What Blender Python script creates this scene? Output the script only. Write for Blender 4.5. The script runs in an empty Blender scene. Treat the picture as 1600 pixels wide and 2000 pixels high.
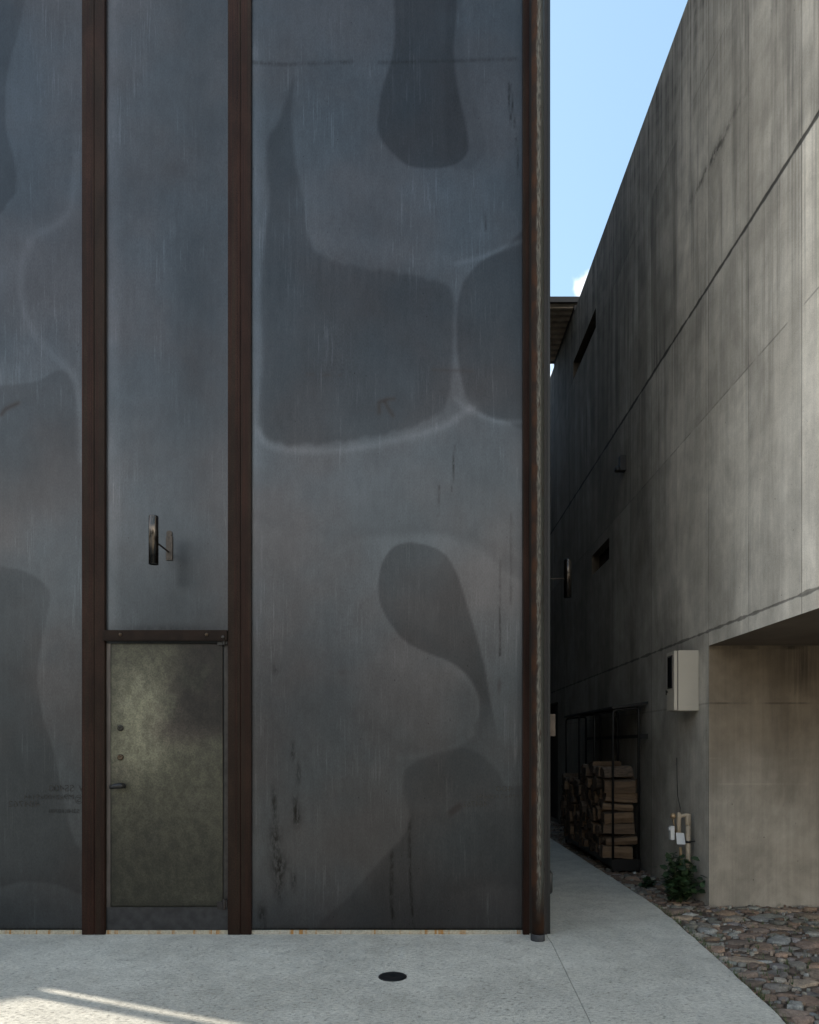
import bpy, bmesh, math, random
import numpy as np
from mathutils import Vector, Matrix
R = math.radians
random.seed(7)
rng = np.random.default_rng(7)
SC = bpy.context.scene
COL = SC.collection

# ------------------------------------------------------------------ camera
F_PX, CX, HY, S, EYE = 1333.0, 812.0, 1457.0, 250.0, 1.476
D = F_PX / S                                   # distance camera - facade
cam = bpy.data.cameras.new('camera')
cam.sensor_fit = 'VERTICAL'; cam.sensor_height = 36.0
cam.lens = 36.0 * F_PX / 2000.0
cam.shift_x = (800 - CX) / 2000.0
cam.shift_y = (HY - 1000) / 2000.0
cam.clip_start = 0.05; cam.clip_end = 3000
cam_o = bpy.data.objects.new('camera', cam); COL.objects.link(cam_o)
cam_o.location = (0, 0, EYE); cam_o.rotation_euler = (R(90), 0, 0)
SC.camera = cam_o

# ------------------------------------------------------------------ light
SUN_EL = R(45)
SUN_H = Vector((-0.925, 0.38, 0)).normalized()      # horizontal direction towards the sun
sun_dir = Vector((SUN_H.x * math.cos(SUN_EL), SUN_H.y * math.cos(SUN_EL), math.sin(SUN_EL)))
sl = bpy.data.lights.new('sun', 'SUN'); sl.energy = 2.6; sl.angle = R(0.6); sl.color = (1.0, 0.93, 0.82)
so = bpy.data.objects.new('sun', sl); COL.objects.link(so)
so.rotation_euler = (-sun_dir).to_track_quat('-Z', 'Y').to_euler(); so.location = (-20, 10, 30)

W = bpy.data.worlds.new('World'); SC.world = W; W.use_nodes = True
wt = W.node_tree; wt.nodes.clear()
def wn(t, **k):
    n = wt.nodes.new(t)
    for a, b in k.items(): setattr(n, a, b)
    return n
sky = wn('ShaderNodeTexSky', sky_type='NISHITA'); sky.sun_disc = False
sky.sun_elevation = SUN_EL
sky.sun_rotation = math.atan2(SUN_H.x, SUN_H.y)
sky.air_density = 1.0; sky.dust_density = 1.6; sky.ozone_density = 0.35; sky.altitude = 200
bg = wn('ShaderNodeBackground'); bg.inputs['Strength'].default_value = 0.13
out = wn('ShaderNodeOutputWorld')
tc = wn('ShaderNodeTexCoord')
def wmath(op, a, b=None, c=None):
    n = wn('ShaderNodeMath', operation=op)
    for i, v in enumerate((a, b, c)):
        if v is None: continue
        if isinstance(v, (int, float)): n.inputs[i].default_value = v
        else: wt.links.new(v, n.inputs[i])
    return n.outputs[0]
def wsmooth(x, a, b):
    n = wn('ShaderNodeMapRange', interpolation_type='SMOOTHSTEP')
    wt.links.new(x, n.inputs[0]); n.inputs[1].default_value = a; n.inputs[2].default_value = b
    return n.outputs[0]
nz = wn('ShaderNodeTexNoise'); nz.inputs['Scale'].default_value = 34; nz.inputs['Detail'].default_value = 8
wt.links.new(tc.outputs['Generated'], nz.inputs['Vector'])
nz2 = wn('ShaderNodeTexNoise'); nz2.inputs['Scale'].default_value = 3.0; nz2.inputs['Detail'].default_value = 6
mp = wn('ShaderNodeMapping'); mp.inputs['Scale'].default_value = (1, 1, 2.2); mp.inputs['Location'].default_value = (3.1, 0.4, 0)
wt.links.new(tc.outputs['Generated'], mp.inputs['Vector']); wt.links.new(mp.outputs[0], nz2.inputs['Vector'])
def cloud_at(px, py, rad):
    d = Vector(((px - CX) / F_PX, 1, (HY - py) / F_PX)).normalized()
    dt = wn('ShaderNodeVectorMath', operation='DISTANCE')
    wt.links.new(tc.outputs['Generated'], dt.inputs[0]); dt.inputs[1].default_value = d
    q = wmath('SUBTRACT', 1.0, wmath('DIVIDE', dt.outputs['Value'], rad))
    q = wmath('ADD', q, wmath('MULTIPLY', wmath('SUBTRACT', nz.outputs[0], 0.5), 1.6))
    return wsmooth(q, 0.15, 0.65)
m = wmath('MAXIMUM', wmath('MULTIPLY', cloud_at(1156, 556, 0.026), 0.85), cloud_at(1040, 790, 0.11))
sep = wn('ShaderNodeSeparateXYZ'); wt.links.new(tc.outputs['Generated'], sep.inputs[0])
veil = wn('ShaderNodeMixRGB'); veil.inputs[0].default_value = 0.30; veil.inputs[2].default_value = (1.75, 3.0, 3.3, 1)
wt.links.new(sky.outputs[0], veil.inputs[1])
mx0 = wn('ShaderNodeMixRGB'); mx0.inputs[2].default_value = (4.6, 4.7, 4.8, 1)
wt.links.new(m, mx0.inputs[0]); wt.links.new(veil.outputs[0], mx0.inputs[1])
bank = wmath('MULTIPLY', wsmooth(nz2.outputs[0], 0.30, 0.48), wsmooth(sep.outputs['Z'], 0.47, 0.28))  # unseen bright cloud bank added behind the camera to light the walls
bank = wmath('MAXIMUM', bank, wsmooth(nz2.outputs[0], 0.60, 0.70))
far = wmath('MULTIPLY', bank, wsmooth(sep.outputs['Y'], 0.15, -0.35))
mx = wn('ShaderNodeMixRGB'); mx.inputs[2].default_value = (11.4, 10.9, 9.8, 1)
wt.links.new(far, mx.inputs[0]); wt.links.new(mx0.outputs[0], mx.inputs[1])
wt.links.new(mx.outputs[0], bg.inputs[0]); wt.links.new(bg.outputs[0], out.inputs[0])

SC.view_settings.view_transform = 'Standard'; SC.view_settings.look = 'None'
SC.view_settings.gamma = 1.0; SC.view_settings.exposure = 1.35
SC.view_settings.use_curve_mapping = False
SC.render.engine = 'CYCLES'
SC.cycles.max_bounces = 8; SC.cycles.diffuse_bounces = 5; SC.cycles.glossy_bounces = 4
SC.cycles.use_denoising = True

# ------------------------------------------------------------------ helpers
def P(px, py, k):
    """a point of the place: k is its distance over that of the facade"""
    return Vector(((px - CX) / S * k, D * k, EYE - (py - HY) / S * k))
def kx(px, X):                                  # k at which a plane x = X shows at px
    return X * S / (px - CX)

def link(o, parent=None):
    COL.objects.link(o)
    if parent is not None: o.parent = parent
    return o
def mesh_obj(name, bm, mats, parent=None, smooth=False, bevel=0.0, seg=2):
    me = bpy.data.meshes.new(name); bm.normal_update(); bm.to_mesh(me); bm.free()
    if not isinstance(mats, (list, tuple)): mats = [mats]
    for m_ in mats: me.materials.append(m_)
    if smooth:
        for p in me.polygons: p.use_smooth = True
    o = bpy.data.objects.new(name, me); link(o, parent)
    if bevel:
        b = o.modifiers.new('bevel', 'BEVEL'); b.width = bevel; b.segments = seg; b.limit_method = 'ANGLE'; b.angle_limit = R(40)
    return o
def tag(o, label=None, cat=None, group=None, kind=None):
    if label: o['label'] = label
    if cat: o['category'] = cat
    if group: o['group'] = group
    if kind: o['kind'] = kind
    return o
def thing(name, label, cat, group=None, loc=(0, 0, 0)):
    o = bpy.data.objects.new(name, None); link(o); o.location = loc; o.empty_display_size = 0.1
    return tag(o, label, cat, group)
def box(bm, x0, x1, y0, y1, z0, z1, mi=0):
    vs = [bm.verts.new(p) for p in ((x0,y0,z0),(x1,y0,z0),(x1,y1,z0),(x0,y1,z0),(x0,y0,z1),(x1,y0,z1),(x1,y1,z1),(x0,y1,z1))]
    for f in ((0,3,2,1),(4,5,6,7),(0,1,5,4),(1,2,6,5),(2,3,7,6),(3,0,4,7)):
        fc = bm.faces.new([vs[i] for i in f]); fc.material_index = mi
    return vs
def boxes(name, lst, mat, parent=None, bevel=0.0):
    bm = bmesh.new()
    for b in lst: box(bm, *b)
    return mesh_obj(name, bm, mat, parent, bevel=bevel)
def tube(bm, pts, r, n=16, caps=True, mi=0):
    pts = [Vector(p) for p in pts]
    rs = r if isinstance(r, (list, tuple)) else [r] * len(pts)
    rings = []
    prev = None
    for i, p in enumerate(pts):
        if i == 0: t = pts[1] - p
        elif i == len(pts) - 1: t = p - pts[i - 1]
        else: t = (pts[i + 1] - p).normalized() + (p - pts[i - 1]).normalized()
        if t.length < 1e-9: t = pts[-1] - pts[0]
        t.normalize()
        if prev is None:
            a = Vector((0, 0, 1)) if abs(t.z) < 0.9 else Vector((1, 0, 0))
            u = t.cross(a).normalized()
        else:
            u = (prev - t * prev.dot(t)).normalized()
        prev = u
        v = t.cross(u)
        rings.append([bm.verts.new(p + (u * math.cos(2*math.pi*j/n) + v * math.sin(2*math.pi*j/n)) * rs[i]) for j in range(n)])
    for a, b in zip(rings[:-1], rings[1:]):
        for j in range(n):
            f = bm.faces.new((a[j], a[(j+1) % n], b[(j+1) % n], b[j])); f.smooth = True; f.material_index = mi
    if caps:
        for rg, s in ((rings[0], -1), (rings[-1], 1)):
            f = bm.faces.new(rg[::-1] if s < 0 else rg); f.material_index = mi
def lathe(bm, c, prof, n=24, axis='Z'):
    """prof: list of (r, h)"""
    c = Vector(c); rings = []
    for r_, h in prof:
        ring = []
        for j in range(n):
            a = 2*math.pi*j/n
            if axis == 'Z': p = Vector((r_*math.cos(a), r_*math.sin(a), h))
            elif axis == 'Y': p = Vector((r_*math.cos(a), h, -r_*math.sin(a)))
            else: p = Vector((h, r_*math.cos(a), r_*math.sin(a)))
            ring.append(bm.verts.new(c + p))
        rings.append(ring)
    for a, b in zip(rings[:-1], rings[1:]):
        for j in range(n): bm.faces.new((a[j], a[(j+1) % n], b[(j+1) % n], b[j])).smooth = True
    bm.faces.new(rings[0][::-1]); bm.faces.new(rings[-1])
def arc(pts, rad, seg=6):
    """round the corners of a polyline"""
    pts = [Vector(p) for p in pts]; o = [pts[0]]
    for a, b, c in zip(pts[:-2], pts[1:-1], pts[2:]):
        u = (a - b).normalized(); v = (c - b).normalized()
        r_ = min(rad, (a-b).length*0.49, (c-b).length*0.49)
        p0, p1 = b + u*r_, b + v*r_
        for i in range(seg+1):
            t = i/seg
            o.append(p0*(1-t)**2 + b*2*t*(1-t) + p1*t*t)
    o.append(pts[-1]); return o

# ------------------------------------------------------------------ material kit
class M:
    def __init__(s, name):
        s.m = bpy.data.materials.new(name); s.m.use_nodes = True; s.t = s.m.node_tree
        s.b = s.t.nodes['Principled BSDF']
        s.geo = s.n('ShaderNodeNewGeometry').outputs['Position']
    def n(s, t, **k):
        nd = s.t.nodes.new(t)
        for a, b in k.items(): setattr(nd, a, b)
        return nd
    def put(s, v, sock):
        if isinstance(v, bpy.types.NodeSocket): s.t.links.new(v, sock)
        elif isinstance(v, (tuple, list)) and len(v) == 3 and sock.type == 'RGBA': sock.default_value = (*v, 1)
        else: sock.default_value = v
    def set(s, **k):
        names = dict(col='Base Color', rough='Roughness', metal='Metallic', spec='Specular IOR Level', normal='Normal', coat='Coat Weight', coatr='Coat Roughness')
        for a, v in k.items(): s.put(v, s.b.inputs[names[a]])
        return s
    def math(s, op, a, b=None, c=None, clamp=False):
        nd = s.n('ShaderNodeMath', operation=op); nd.use_clamp = clamp
        for i, v in enumerate((a, b, c)):
            if v is not None: s.put(v, nd.inputs[i])
        return nd.outputs[0]
    def mapv(s, v, sc=(1, 1, 1), loc=(0, 0, 0), rot=(0, 0, 0)):
        nd = s.n('ShaderNodeMapping'); s.put(v, nd.inputs[0]); nd.inputs['Scale'].default_value = sc
        nd.inputs['Location'].default_value = loc; nd.inputs['Rotation'].default_value = rot
        return nd.outputs[0]
    def noise(s, scale, detail=4, rough=0.55, v=None, sc=(1, 1, 1), loc=(0, 0, 0), dist=0.0, color=False):
        nd = s.n('ShaderNodeTexNoise'); s.put(s.mapv(v or s.geo, sc, loc), nd.inputs['Vector'])
        nd.inputs['Scale'].default_value = scale; nd.inputs['Detail'].default_value = detail
        nd.inputs['Roughness'].default_value = rough; nd.inputs['Distortion'].default_value = dist
        return nd.outputs[1 if color else 0]
    def vor(s, scale, feature='F1', v=None, sc=(1, 1, 1), out='Distance', rand=1.0):
        nd = s.n('ShaderNodeTexVoronoi', feature=feature); s.put(s.mapv(v or s.geo, sc), nd.inputs['Vector'])
        nd.inputs['Scale'].default_value = scale; nd.inputs['Randomness'].default_value = rand
        return nd.outputs[out]
    def ramp(s, v, a, b, lo=0.0, hi=1.0, smooth=True):
        nd = s.n('ShaderNodeMapRange'); nd.clamp = True
        if smooth: nd.interpolation_type = 'SMOOTHSTEP'
        s.put(v, nd.inputs[0])
        for i, q in enumerate((a, b, lo, hi)): s.put(q, nd.inputs[i+1])
        return nd.outputs[0]
    def mix(s, f, a, b, mode='MIX'):
        nd = s.n('ShaderNodeMixRGB', blend_type=mode); s.put(f, nd.inputs[0])
        for i, q in ((1, a), (2, b)):
            if isinstance(q, (int, float)): q = (q, q, q)
            s.put(q, nd.inputs[i])
        return nd.outputs[0]
    def scale(s, c, f):                              # colour * factor
        nd = s.n('ShaderNodeVectorMath', operation='SCALE')
        if isinstance(c, tuple): nd.inputs[0].default_value = c
        else: s.put(c, nd.inputs[0])
        s.put(f, nd.inputs['Scale']); return nd.outputs[0]
    def attr(s, name, out=2):
        nd = s.n('ShaderNodeAttribute'); nd.attribute_name = name; return nd.outputs[out]
    def bump(s, h, strength=0.3, dist=0.01, normal=None):
        nd = s.n('ShaderNodeBump'); s.put(h, nd.inputs['Height']); nd.inputs['Strength'].default_value = strength
        nd.inputs['Distance'].default_value = dist
        if normal is not None: s.put(normal, nd.inputs['Normal'])
        return nd.outputs[0]
    def xyz(s):
        nd = s.n('ShaderNodeSeparateXYZ'); s.put(s.geo, nd.inputs[0]); return nd.outputs

def simple(name, col, rough=0.6, metal=0.0, var=0.15, vs=12, bump=0.0, spec=0.5):
    q = M(name); n1 = q.noise(vs, 5)
    q.set(col=q.scale(col, q.ramp(n1, 0.3, 0.7, 1-var, 1+var)), rough=rough, metal=metal, spec=spec)
    if bump: q.set(normal=q.bump(q.noise(vs*6, 4), bump, 0.004))
    return q.m

# hot-rolled steel plate
q = M('mill_scale_steel')
tone, rust, dirt = q.attr('tone'), q.attr('rust'), q.attr('dirt')
st1 = q.noise(1, 5, 0.6, sc=(95, 1, 2.2)); st2 = q.noise(1, 4, 0.6, sc=(30, 1, 1.1), loc=(4, 0, 9))
fine = q.noise(120, 4, 0.7, sc=(1, 1, 0.45)); big = q.noise(1.3, 3, 0.5)
wh = q.math('MULTIPLY', q.ramp(q.noise(1, 5, 0.62, sc=(75, 1, 3.0), loc=(2, 0, 6)), 0.54, 0.70), q.ramp(q.noise(1.5, 4, 0.6, sc=(1.6, 1, 0.6), loc=(7, 0, 3)), 0.46, 0.62))
dk = q.math('MULTIPLY', q.ramp(q.noise(1, 4, 0.6, sc=(140, 1, 7), loc=(1, 0, 5)), 0.66, 0.76), q.ramp(q.noise(2.3, 3, loc=(2, 0, 8)), 0.5, 0.65))
cl1 = q.noise(5.5, 6, 0.62, sc=(1, 1, 0.6), loc=(3, 2, 1)); cl2 = q.noise(22, 5, 0.65, sc=(1, 1, 0.35), loc=(9, 2, 1))
v = q.math('MULTIPLY', tone, q.ramp(st2, 0.25, 0.75, 0.975, 1.025))
v = q.math('MULTIPLY', v, q.ramp(cl1, 0.28, 0.72, 0.93, 1.06)); v = q.math('MULTIPLY', v, q.ramp(cl2, 0.28, 0.72, 0.95, 1.05))
v = q.math('MULTIPLY', v, q.ramp(fine, 0.25, 0.75, 0.86, 1.14))
v = q.math('MULTIPLY', v, q.ramp(big, 0.3, 0.7, 0.93, 1.07))
v = q.math('MULTIPLY', v, q.math('ADD', 1.0, q.math('MULTIPLY', wh, 0.42)))
v = q.math('MULTIPLY', v, q.math('SUBTRACT', 1.0, q.math('MULTIPLY', dk, 0.45)))
c = q.mix(q.ramp(q.noise(0.9, 3, loc=(5, 1, 0)), 0.35, 0.65), (0.0580, 0.0645, 0.0710), (0.0645, 0.0630, 0.0655))
c = q.scale(c, v)
rn = q.math('MULTIPLY', rust, q.ramp(q.noise(60, 4, 0.7), 0.15, 0.42))
c = q.mix(rn, c, (0.016, 0.0085, 0.006))
c = q.mix(q.math('MULTIPLY', dirt, q.ramp(q.noise(40, 4, 0.7, sc=(1, 1, 0.4)), 0.3, 0.62)), c, (0.014, 0.013, 0.012))
spot = q.math('MULTIPLY', q.ramp(q.vor(24, sc=(1, 1, 0.5)), 0.09, 0.05), q.ramp(q.noise(5, 2), 0.56, 0.66))
c = q.mix(q.math('MULTIPLY', spot, 0.75), c, (0.010, 0.008, 0.007))
wav = q.bump(q.noise(1.5, 1, 0.4, sc=(1, 1, 0.7)), 0.25, 0.02)
q.set(col=c, metal=q.math('SUBTRACT', 0.92, q.math('MULTIPLY', rn, 0.9)), rough=q.math('ADD', 0.28, q.math('MULTIPLY', fine, 0.16)), spec=q.math('SUBTRACT', 0.5, q.math('MULTIPLY', rn, 0.45)),
      normal=q.bump(fine, 0.10, 0.002, wav))
STEEL = q.m
q = M('edge_steel'); q.set(col=q.scale((0.035, 0.031, 0.029), q.ramp(q.noise(20, 4), .3, .7, .7, 1.3)), metal=0.5, rough=0.5); EDGE = q.m

# brown oxide-red painted steel sections
q = M('brown_steel')
n1 = q.noise(1, 4, 0.6, sc=(160, 160, 0.8)); n2 = q.noise(2.2, 4); n3 = q.noise(90, 3)
c = q.mix(q.ramp(n1, 0.3, 0.7), (0.013, 0.0062, 0.0045), (0.030, 0.0135, 0.0092))
c = q.mix(q.ramp(q.noise(1, 3, sc=(34, 34, 0.25), loc=(1, 4, 0)), 0.45, 0.6), c, (0.020, 0.0125, 0.0085))
c = q.mix(q.ramp(n2, 0.5, 0.75), c, (0.026, 0.0130, 0.0090))
q.set(col=q.scale(c, q.math('MULTIPLY', q.ramp(n3, 0.3, 0.7, 0.78, 1.18), q.ramp(q.noise(1.7, 5, 0.65, sc=(3, 3, 1), loc=(0, 0, 3)), 0.3, 0.7, 0.68, 1.25))), rough=0.5, spec=0.10, normal=q.bump(n1, 0.12, 0.002)); BROWN = q.m
q = M('dark_brown_steel'); q.set(col=q.scale((0.010, 0.006, 0.005), q.ramp(q.noise(30, 3), .3, .7, .7, 1.3)), rough=0.6); DKBROWN = q.m
BLACK = simple('black_steel', (0.0045, 0.004, 0.004), 0.5, 0.0)
DARKSIDE = simple('dark_cladding', (0.03, 0.028, 0.028), 0.55, 0.3)

# old zinc plated pipe: one face worn bright and flaking, the rest browned
q = M('rusty_galvanised')
z = q.xyz()[2]
oc = q.n('ShaderNodeSeparateXYZ'); q.put(q.n('ShaderNodeTexCoord').outputs['Object'], oc.inputs[0])
nv = q.noise(1, 6, 0.75, sc=(60, 60, 8)); nb = q.noise(1, 3, sc=(14, 14, 1.0), loc=(0, 0, 2))
edge = q.math('ADD', oc.outputs[0], q.math('MULTIPLY', q.math('SUBTRACT', nv, 0.5), 0.062))
edge = q.math('ADD', edge, q.math('MULTIPLY', q.math('SUBTRACT', nb, 0.5), 0.03))
f = q.ramp(edge, -0.008, -0.020)
f = q.math('MAXIMUM', f, q.math('MULTIPLY', q.ramp(nv, 0.54, 0.62), 0.8))
f = q.math('MAXIMUM', f, q.ramp(q.math('ADD', z, q.math('MULTIPLY', nb, 0.35)), 0.62, 0.28))
rc = q.mix(q.ramp(q.noise(8, 4), .4, .65), (0.018, 0.009, 0.0055), (0.040, 0.016, 0.0065))
dk = q.ramp(oc.outputs[0], 0.012, 0.020)
zc = q.mix(q.ramp(q.noise(1, 4, sc=(150, 150, 20), loc=(3, 3, 3)), .35, .65), (0.036, 0.033, 0.027), (0.135, 0.126, 0.105))
zc = q.mix(dk, zc, (0.040, 0.042, 0.036))
q.set(col=q.mix(f, zc, rc), metal=0.1, rough=q.math('ADD', 0.5, q.math('MULTIPLY', f, 0.3)), spec=0.25,
      normal=q.bump(nv, 0.4, 0.004)); PIPE = q.m

# door: patinated zinc plate
q = M('door_patina')
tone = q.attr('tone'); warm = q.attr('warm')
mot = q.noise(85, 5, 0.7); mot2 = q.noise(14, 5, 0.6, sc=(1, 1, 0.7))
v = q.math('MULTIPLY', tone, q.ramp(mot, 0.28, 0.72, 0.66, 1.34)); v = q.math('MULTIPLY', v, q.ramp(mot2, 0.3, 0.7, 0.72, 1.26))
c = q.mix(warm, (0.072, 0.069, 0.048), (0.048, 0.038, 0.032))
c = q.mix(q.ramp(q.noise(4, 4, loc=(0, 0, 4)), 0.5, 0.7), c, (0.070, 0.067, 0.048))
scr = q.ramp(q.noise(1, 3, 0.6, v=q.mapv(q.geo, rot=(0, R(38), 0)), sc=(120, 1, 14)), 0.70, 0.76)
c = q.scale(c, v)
c = q.mix(q.math('MULTIPLY', scr, 0.5), c, (0.02, 0.017, 0.013))
q.set(col=c, metal=0.45, rough=0.5, normal=q.bump(mot, 0.25, 0.003)); DOORM = q.m
q = M('jamb_steel'); q.set(col=q.scale((0.10, 0.086, 0.078), q.ramp(q.noise(1, 4, sc=(20, 20, 5)), .3, .7, .7, 1.15)), metal=0.5, rough=0.5); JAMB = q.m

# concrete
def concrete(name, c1, c2, warmth=None, joints=False, drip_top=None):
    q = M(name); X, Y, Z = q.xyz()
    stv = q.noise(1, 5, 0.6, sc=(9, 9, 0.32)); stf = q.noise(1, 5, 0.65, sc=(46, 46, 0.9), loc=(2, 2, 2))
    blot = q.noise(1.1, 5, 0.55, loc=(4, 1, 7)); blot2 = q.noise(5, 5, 0.6); grain = q.noise(160, 3, 0.7)
    c = q.mix(q.ramp(blot, 0.3, 0.7), c1, c2)
    v = q.math('MULTIPLY', q.ramp(stv, 0.25, 0.75, 0.93, 1.06), q.ramp(stf, 0.25, 0.75, 0.93, 1.06))
    v = q.math('MULTIPLY', v, q.ramp(blot2, 0.25, 0.75, 0.87, 1.11))
    v = q.math('MULTIPLY', v, q.ramp(grain, 0.25, 0.75, 0.86, 1.13))
    pore = q.math('MULTIPLY', q.ramp(q.vor(28, sc=(1, 1, 0.7)), 0.10, 0.06), q.ramp(q.noise(3, 3, loc=(2, 0, 9)), 0.48, 0.58))
    v = q.math('MULTIPLY', v, q.math('SUBTRACT', 1.0, q.math('MULTIPLY', pore, 0.4)))
    v = q.math('MULTIPLY', v, q.ramp(q.noise(1.6, 6, 0.65, sc=(1, 1, 0.4), loc=(11, 3, 2), dist=0.9), 0.34, 0.66, 0.78, 1.10))
    h = q.math('MULTIPLY', grain, 0.3)
    hole = q.math('MULTIPLY', q.ramp(q.vor(9, sc=(1, 1, 0.8)), 0.055, 0.035), q.ramp(q.noise(4, 2, loc=(9, 0, 0)), 0.5, 0.56))
    v = q.math('MULTIPLY', v, q.math('SUBTRACT', 1.0, q.math('MULTIPLY', hole, 0.6)))
    if joints:
        # formwork sheets: their own shade, fine seams, one deep day joint
        ncol = q.math('FLOOR', q.math('DIVIDE', q.math('SUBTRACT', Y, 4.853), 0.773))
        gz = q.math('ADD', q.math('ADD', q.math('GREATER_THAN', Z, 2.553), q.math('GREATER_THAN', Z, 4.60)),
                    q.math('ADD', q.math('GREATER_THAN', Z, 5.786), q.math('GREATER_THAN', Z, 7.85)))
        cb = q.n('ShaderNodeCombineXYZ'); q.put(ncol, cb.inputs[0]); q.put(gz, cb.inputs[1])
        wnz = q.n('ShaderNodeTexWhiteNoise'); q.put(cb.outputs[0], wnz.inputs['Vector'])
        v = q.math('MULTIPLY', v, q.ramp(wnz.outputs[0], 0, 1, 0.80, 1.14, smooth=False))
        def line(co, at, w, dark, wob=0.0):
            d = q.math('ABSOLUTE', q.math('SUBTRACT', co, at))
            if wob: d = q.math('SUBTRACT', d, q.math('MULTIPLY', q.math('SUBTRACT', q.noise(7, 4), 0.45), wob))
            return q.math('MULTIPLY', q.ramp(d, w, w*0.3), dark)
        L = line(Z, 5.786, 0.026, 0.85, 0.045)
        L = q.math('MAXIMUM', L, line(Z, 2.553, 0.014, 0.6, 0.05))
        L = q.math('MAXIMUM', L, q.math('MULTIPLY', line(Z, 7.85, 0.012, 0.35), q.ramp(blot, .4, .55)))
        L = q.math('MAXIMUM', L, q.math('MULTIPLY', line(Z, 4.60, 0.012, 0.4), q.ramp(blot2, .4, .55)))
        L = q.math('MAXIMUM', L, line(Z, 1.876, 0.010, 0.25, 0.02))
        fy = q.math('ABSOLUTE', q.math('SUBTRACT', q.math('FRACT', q.math('ADD', q.math('DIVIDE', q.math('SUBTRACT', Y, 4.853), 0.773), 0.5)), 0.5))
        L = q.math('MAXIMUM', L, q.math('MULTIPLY', q.ramp(fy, 0.010, 0.003), q.ramp(q.noise(1.5, 3, loc=(0, 5, 0)), 0.35, 0.6, 0.15, 0.55)))
        v = q.math('MULTIPLY', v, q.math('SUBTRACT', 1.0, L)); h = q.math('SUBTRACT', h, q.math('MULTIPLY', L, 2.0))
        # rain streaks running down from the coping and from the day joint
        sk = q.noise(1, 4, 0.6, sc=(26, 26, 0.16), loc=(1, 7, 0)); sk2 = q.noise(1, 4, 0.6, sc=(6, 6, 0.25), loc=(8, 2, 0))
        d1 = q.math('MULTIPLY', q.ramp(Z, 6.6, 9.0), q.ramp(sk, 0.40, 0.62))
        d2 = q.math('MULTIPLY', q.math('MULTIPLY', q.ramp(Z, 3.2, 5.75), q.math('LESS_THAN', Z, 5.78)), q.ramp(q.math('ADD', q.math('MULTIPLY', sk, 0.5), q.math('MULTIPLY', sk2, 0.5)), 0.46, 0.62))
        d3 = q.math('MULTIPLY', q.math('MULTIPLY', q.ramp(Z, 9.0, 6.3), q.math('GREATER_THAN', Z, 5.79)), q.ramp(sk2, 0.45, 0.62))
        dd = q.math('ADD', q.math('ADD', q.math('MULTIPLY', d1, q.ramp(blot2, 0.35, 0.62, 0.72, 0.35)), q.math('MULTIPLY', d2, 0.36)), q.math('MULTIPLY', d3, q.ramp(blot, 0.35, 0.62, 0.62, 0.25)), clamp=True)
        v = q.math('MULTIPLY', v, q.math('SUBTRACT', 1.0, dd))
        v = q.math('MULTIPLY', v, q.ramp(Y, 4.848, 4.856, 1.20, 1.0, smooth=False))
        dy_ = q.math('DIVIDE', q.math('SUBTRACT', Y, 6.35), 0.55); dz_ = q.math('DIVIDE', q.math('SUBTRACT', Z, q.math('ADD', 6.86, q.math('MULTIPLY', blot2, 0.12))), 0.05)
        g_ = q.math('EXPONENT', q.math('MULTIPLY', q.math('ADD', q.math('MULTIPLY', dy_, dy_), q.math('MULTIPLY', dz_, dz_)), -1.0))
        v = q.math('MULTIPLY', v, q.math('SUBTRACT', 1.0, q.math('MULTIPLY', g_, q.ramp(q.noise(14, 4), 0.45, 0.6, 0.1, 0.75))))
        # passage shade put into the colour: concrete darkens with depth
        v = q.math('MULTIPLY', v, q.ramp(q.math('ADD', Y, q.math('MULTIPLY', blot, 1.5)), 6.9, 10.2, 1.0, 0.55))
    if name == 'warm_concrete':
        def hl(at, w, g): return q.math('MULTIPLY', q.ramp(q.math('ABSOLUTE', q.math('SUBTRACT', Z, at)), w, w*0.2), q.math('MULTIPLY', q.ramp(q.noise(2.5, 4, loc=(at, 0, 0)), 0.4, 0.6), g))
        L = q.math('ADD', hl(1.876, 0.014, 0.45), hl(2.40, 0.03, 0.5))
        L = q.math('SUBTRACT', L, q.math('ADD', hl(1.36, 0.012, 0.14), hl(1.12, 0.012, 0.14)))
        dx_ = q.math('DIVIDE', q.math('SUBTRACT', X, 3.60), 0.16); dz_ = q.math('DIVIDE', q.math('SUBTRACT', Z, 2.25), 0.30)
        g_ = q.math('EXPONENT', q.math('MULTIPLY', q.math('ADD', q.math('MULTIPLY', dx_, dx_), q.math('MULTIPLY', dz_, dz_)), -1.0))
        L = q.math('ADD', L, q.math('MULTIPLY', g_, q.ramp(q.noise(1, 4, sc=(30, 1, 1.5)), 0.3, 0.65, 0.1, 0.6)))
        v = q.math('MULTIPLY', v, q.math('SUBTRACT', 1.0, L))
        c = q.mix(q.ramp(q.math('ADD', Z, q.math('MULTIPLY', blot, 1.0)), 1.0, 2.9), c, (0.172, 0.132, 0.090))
    q.set(col=q.scale(c, v), rough=0.82, spec=0.3, normal=q.bump(h, 0.35, 0.004))
    return q.m
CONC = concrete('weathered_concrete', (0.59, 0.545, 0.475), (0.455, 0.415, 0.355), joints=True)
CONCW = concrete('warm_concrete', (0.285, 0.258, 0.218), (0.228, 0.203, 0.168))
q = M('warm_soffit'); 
q.set(col=q.scale((0.12, 0.095, 0.070), q.ramp(q.noise(2, 5), .3, .7, .8, 1.15)), rough=0.85, normal=q.bump(q.noise(90, 3), .3, .003)); SOFF = q.m

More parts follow.
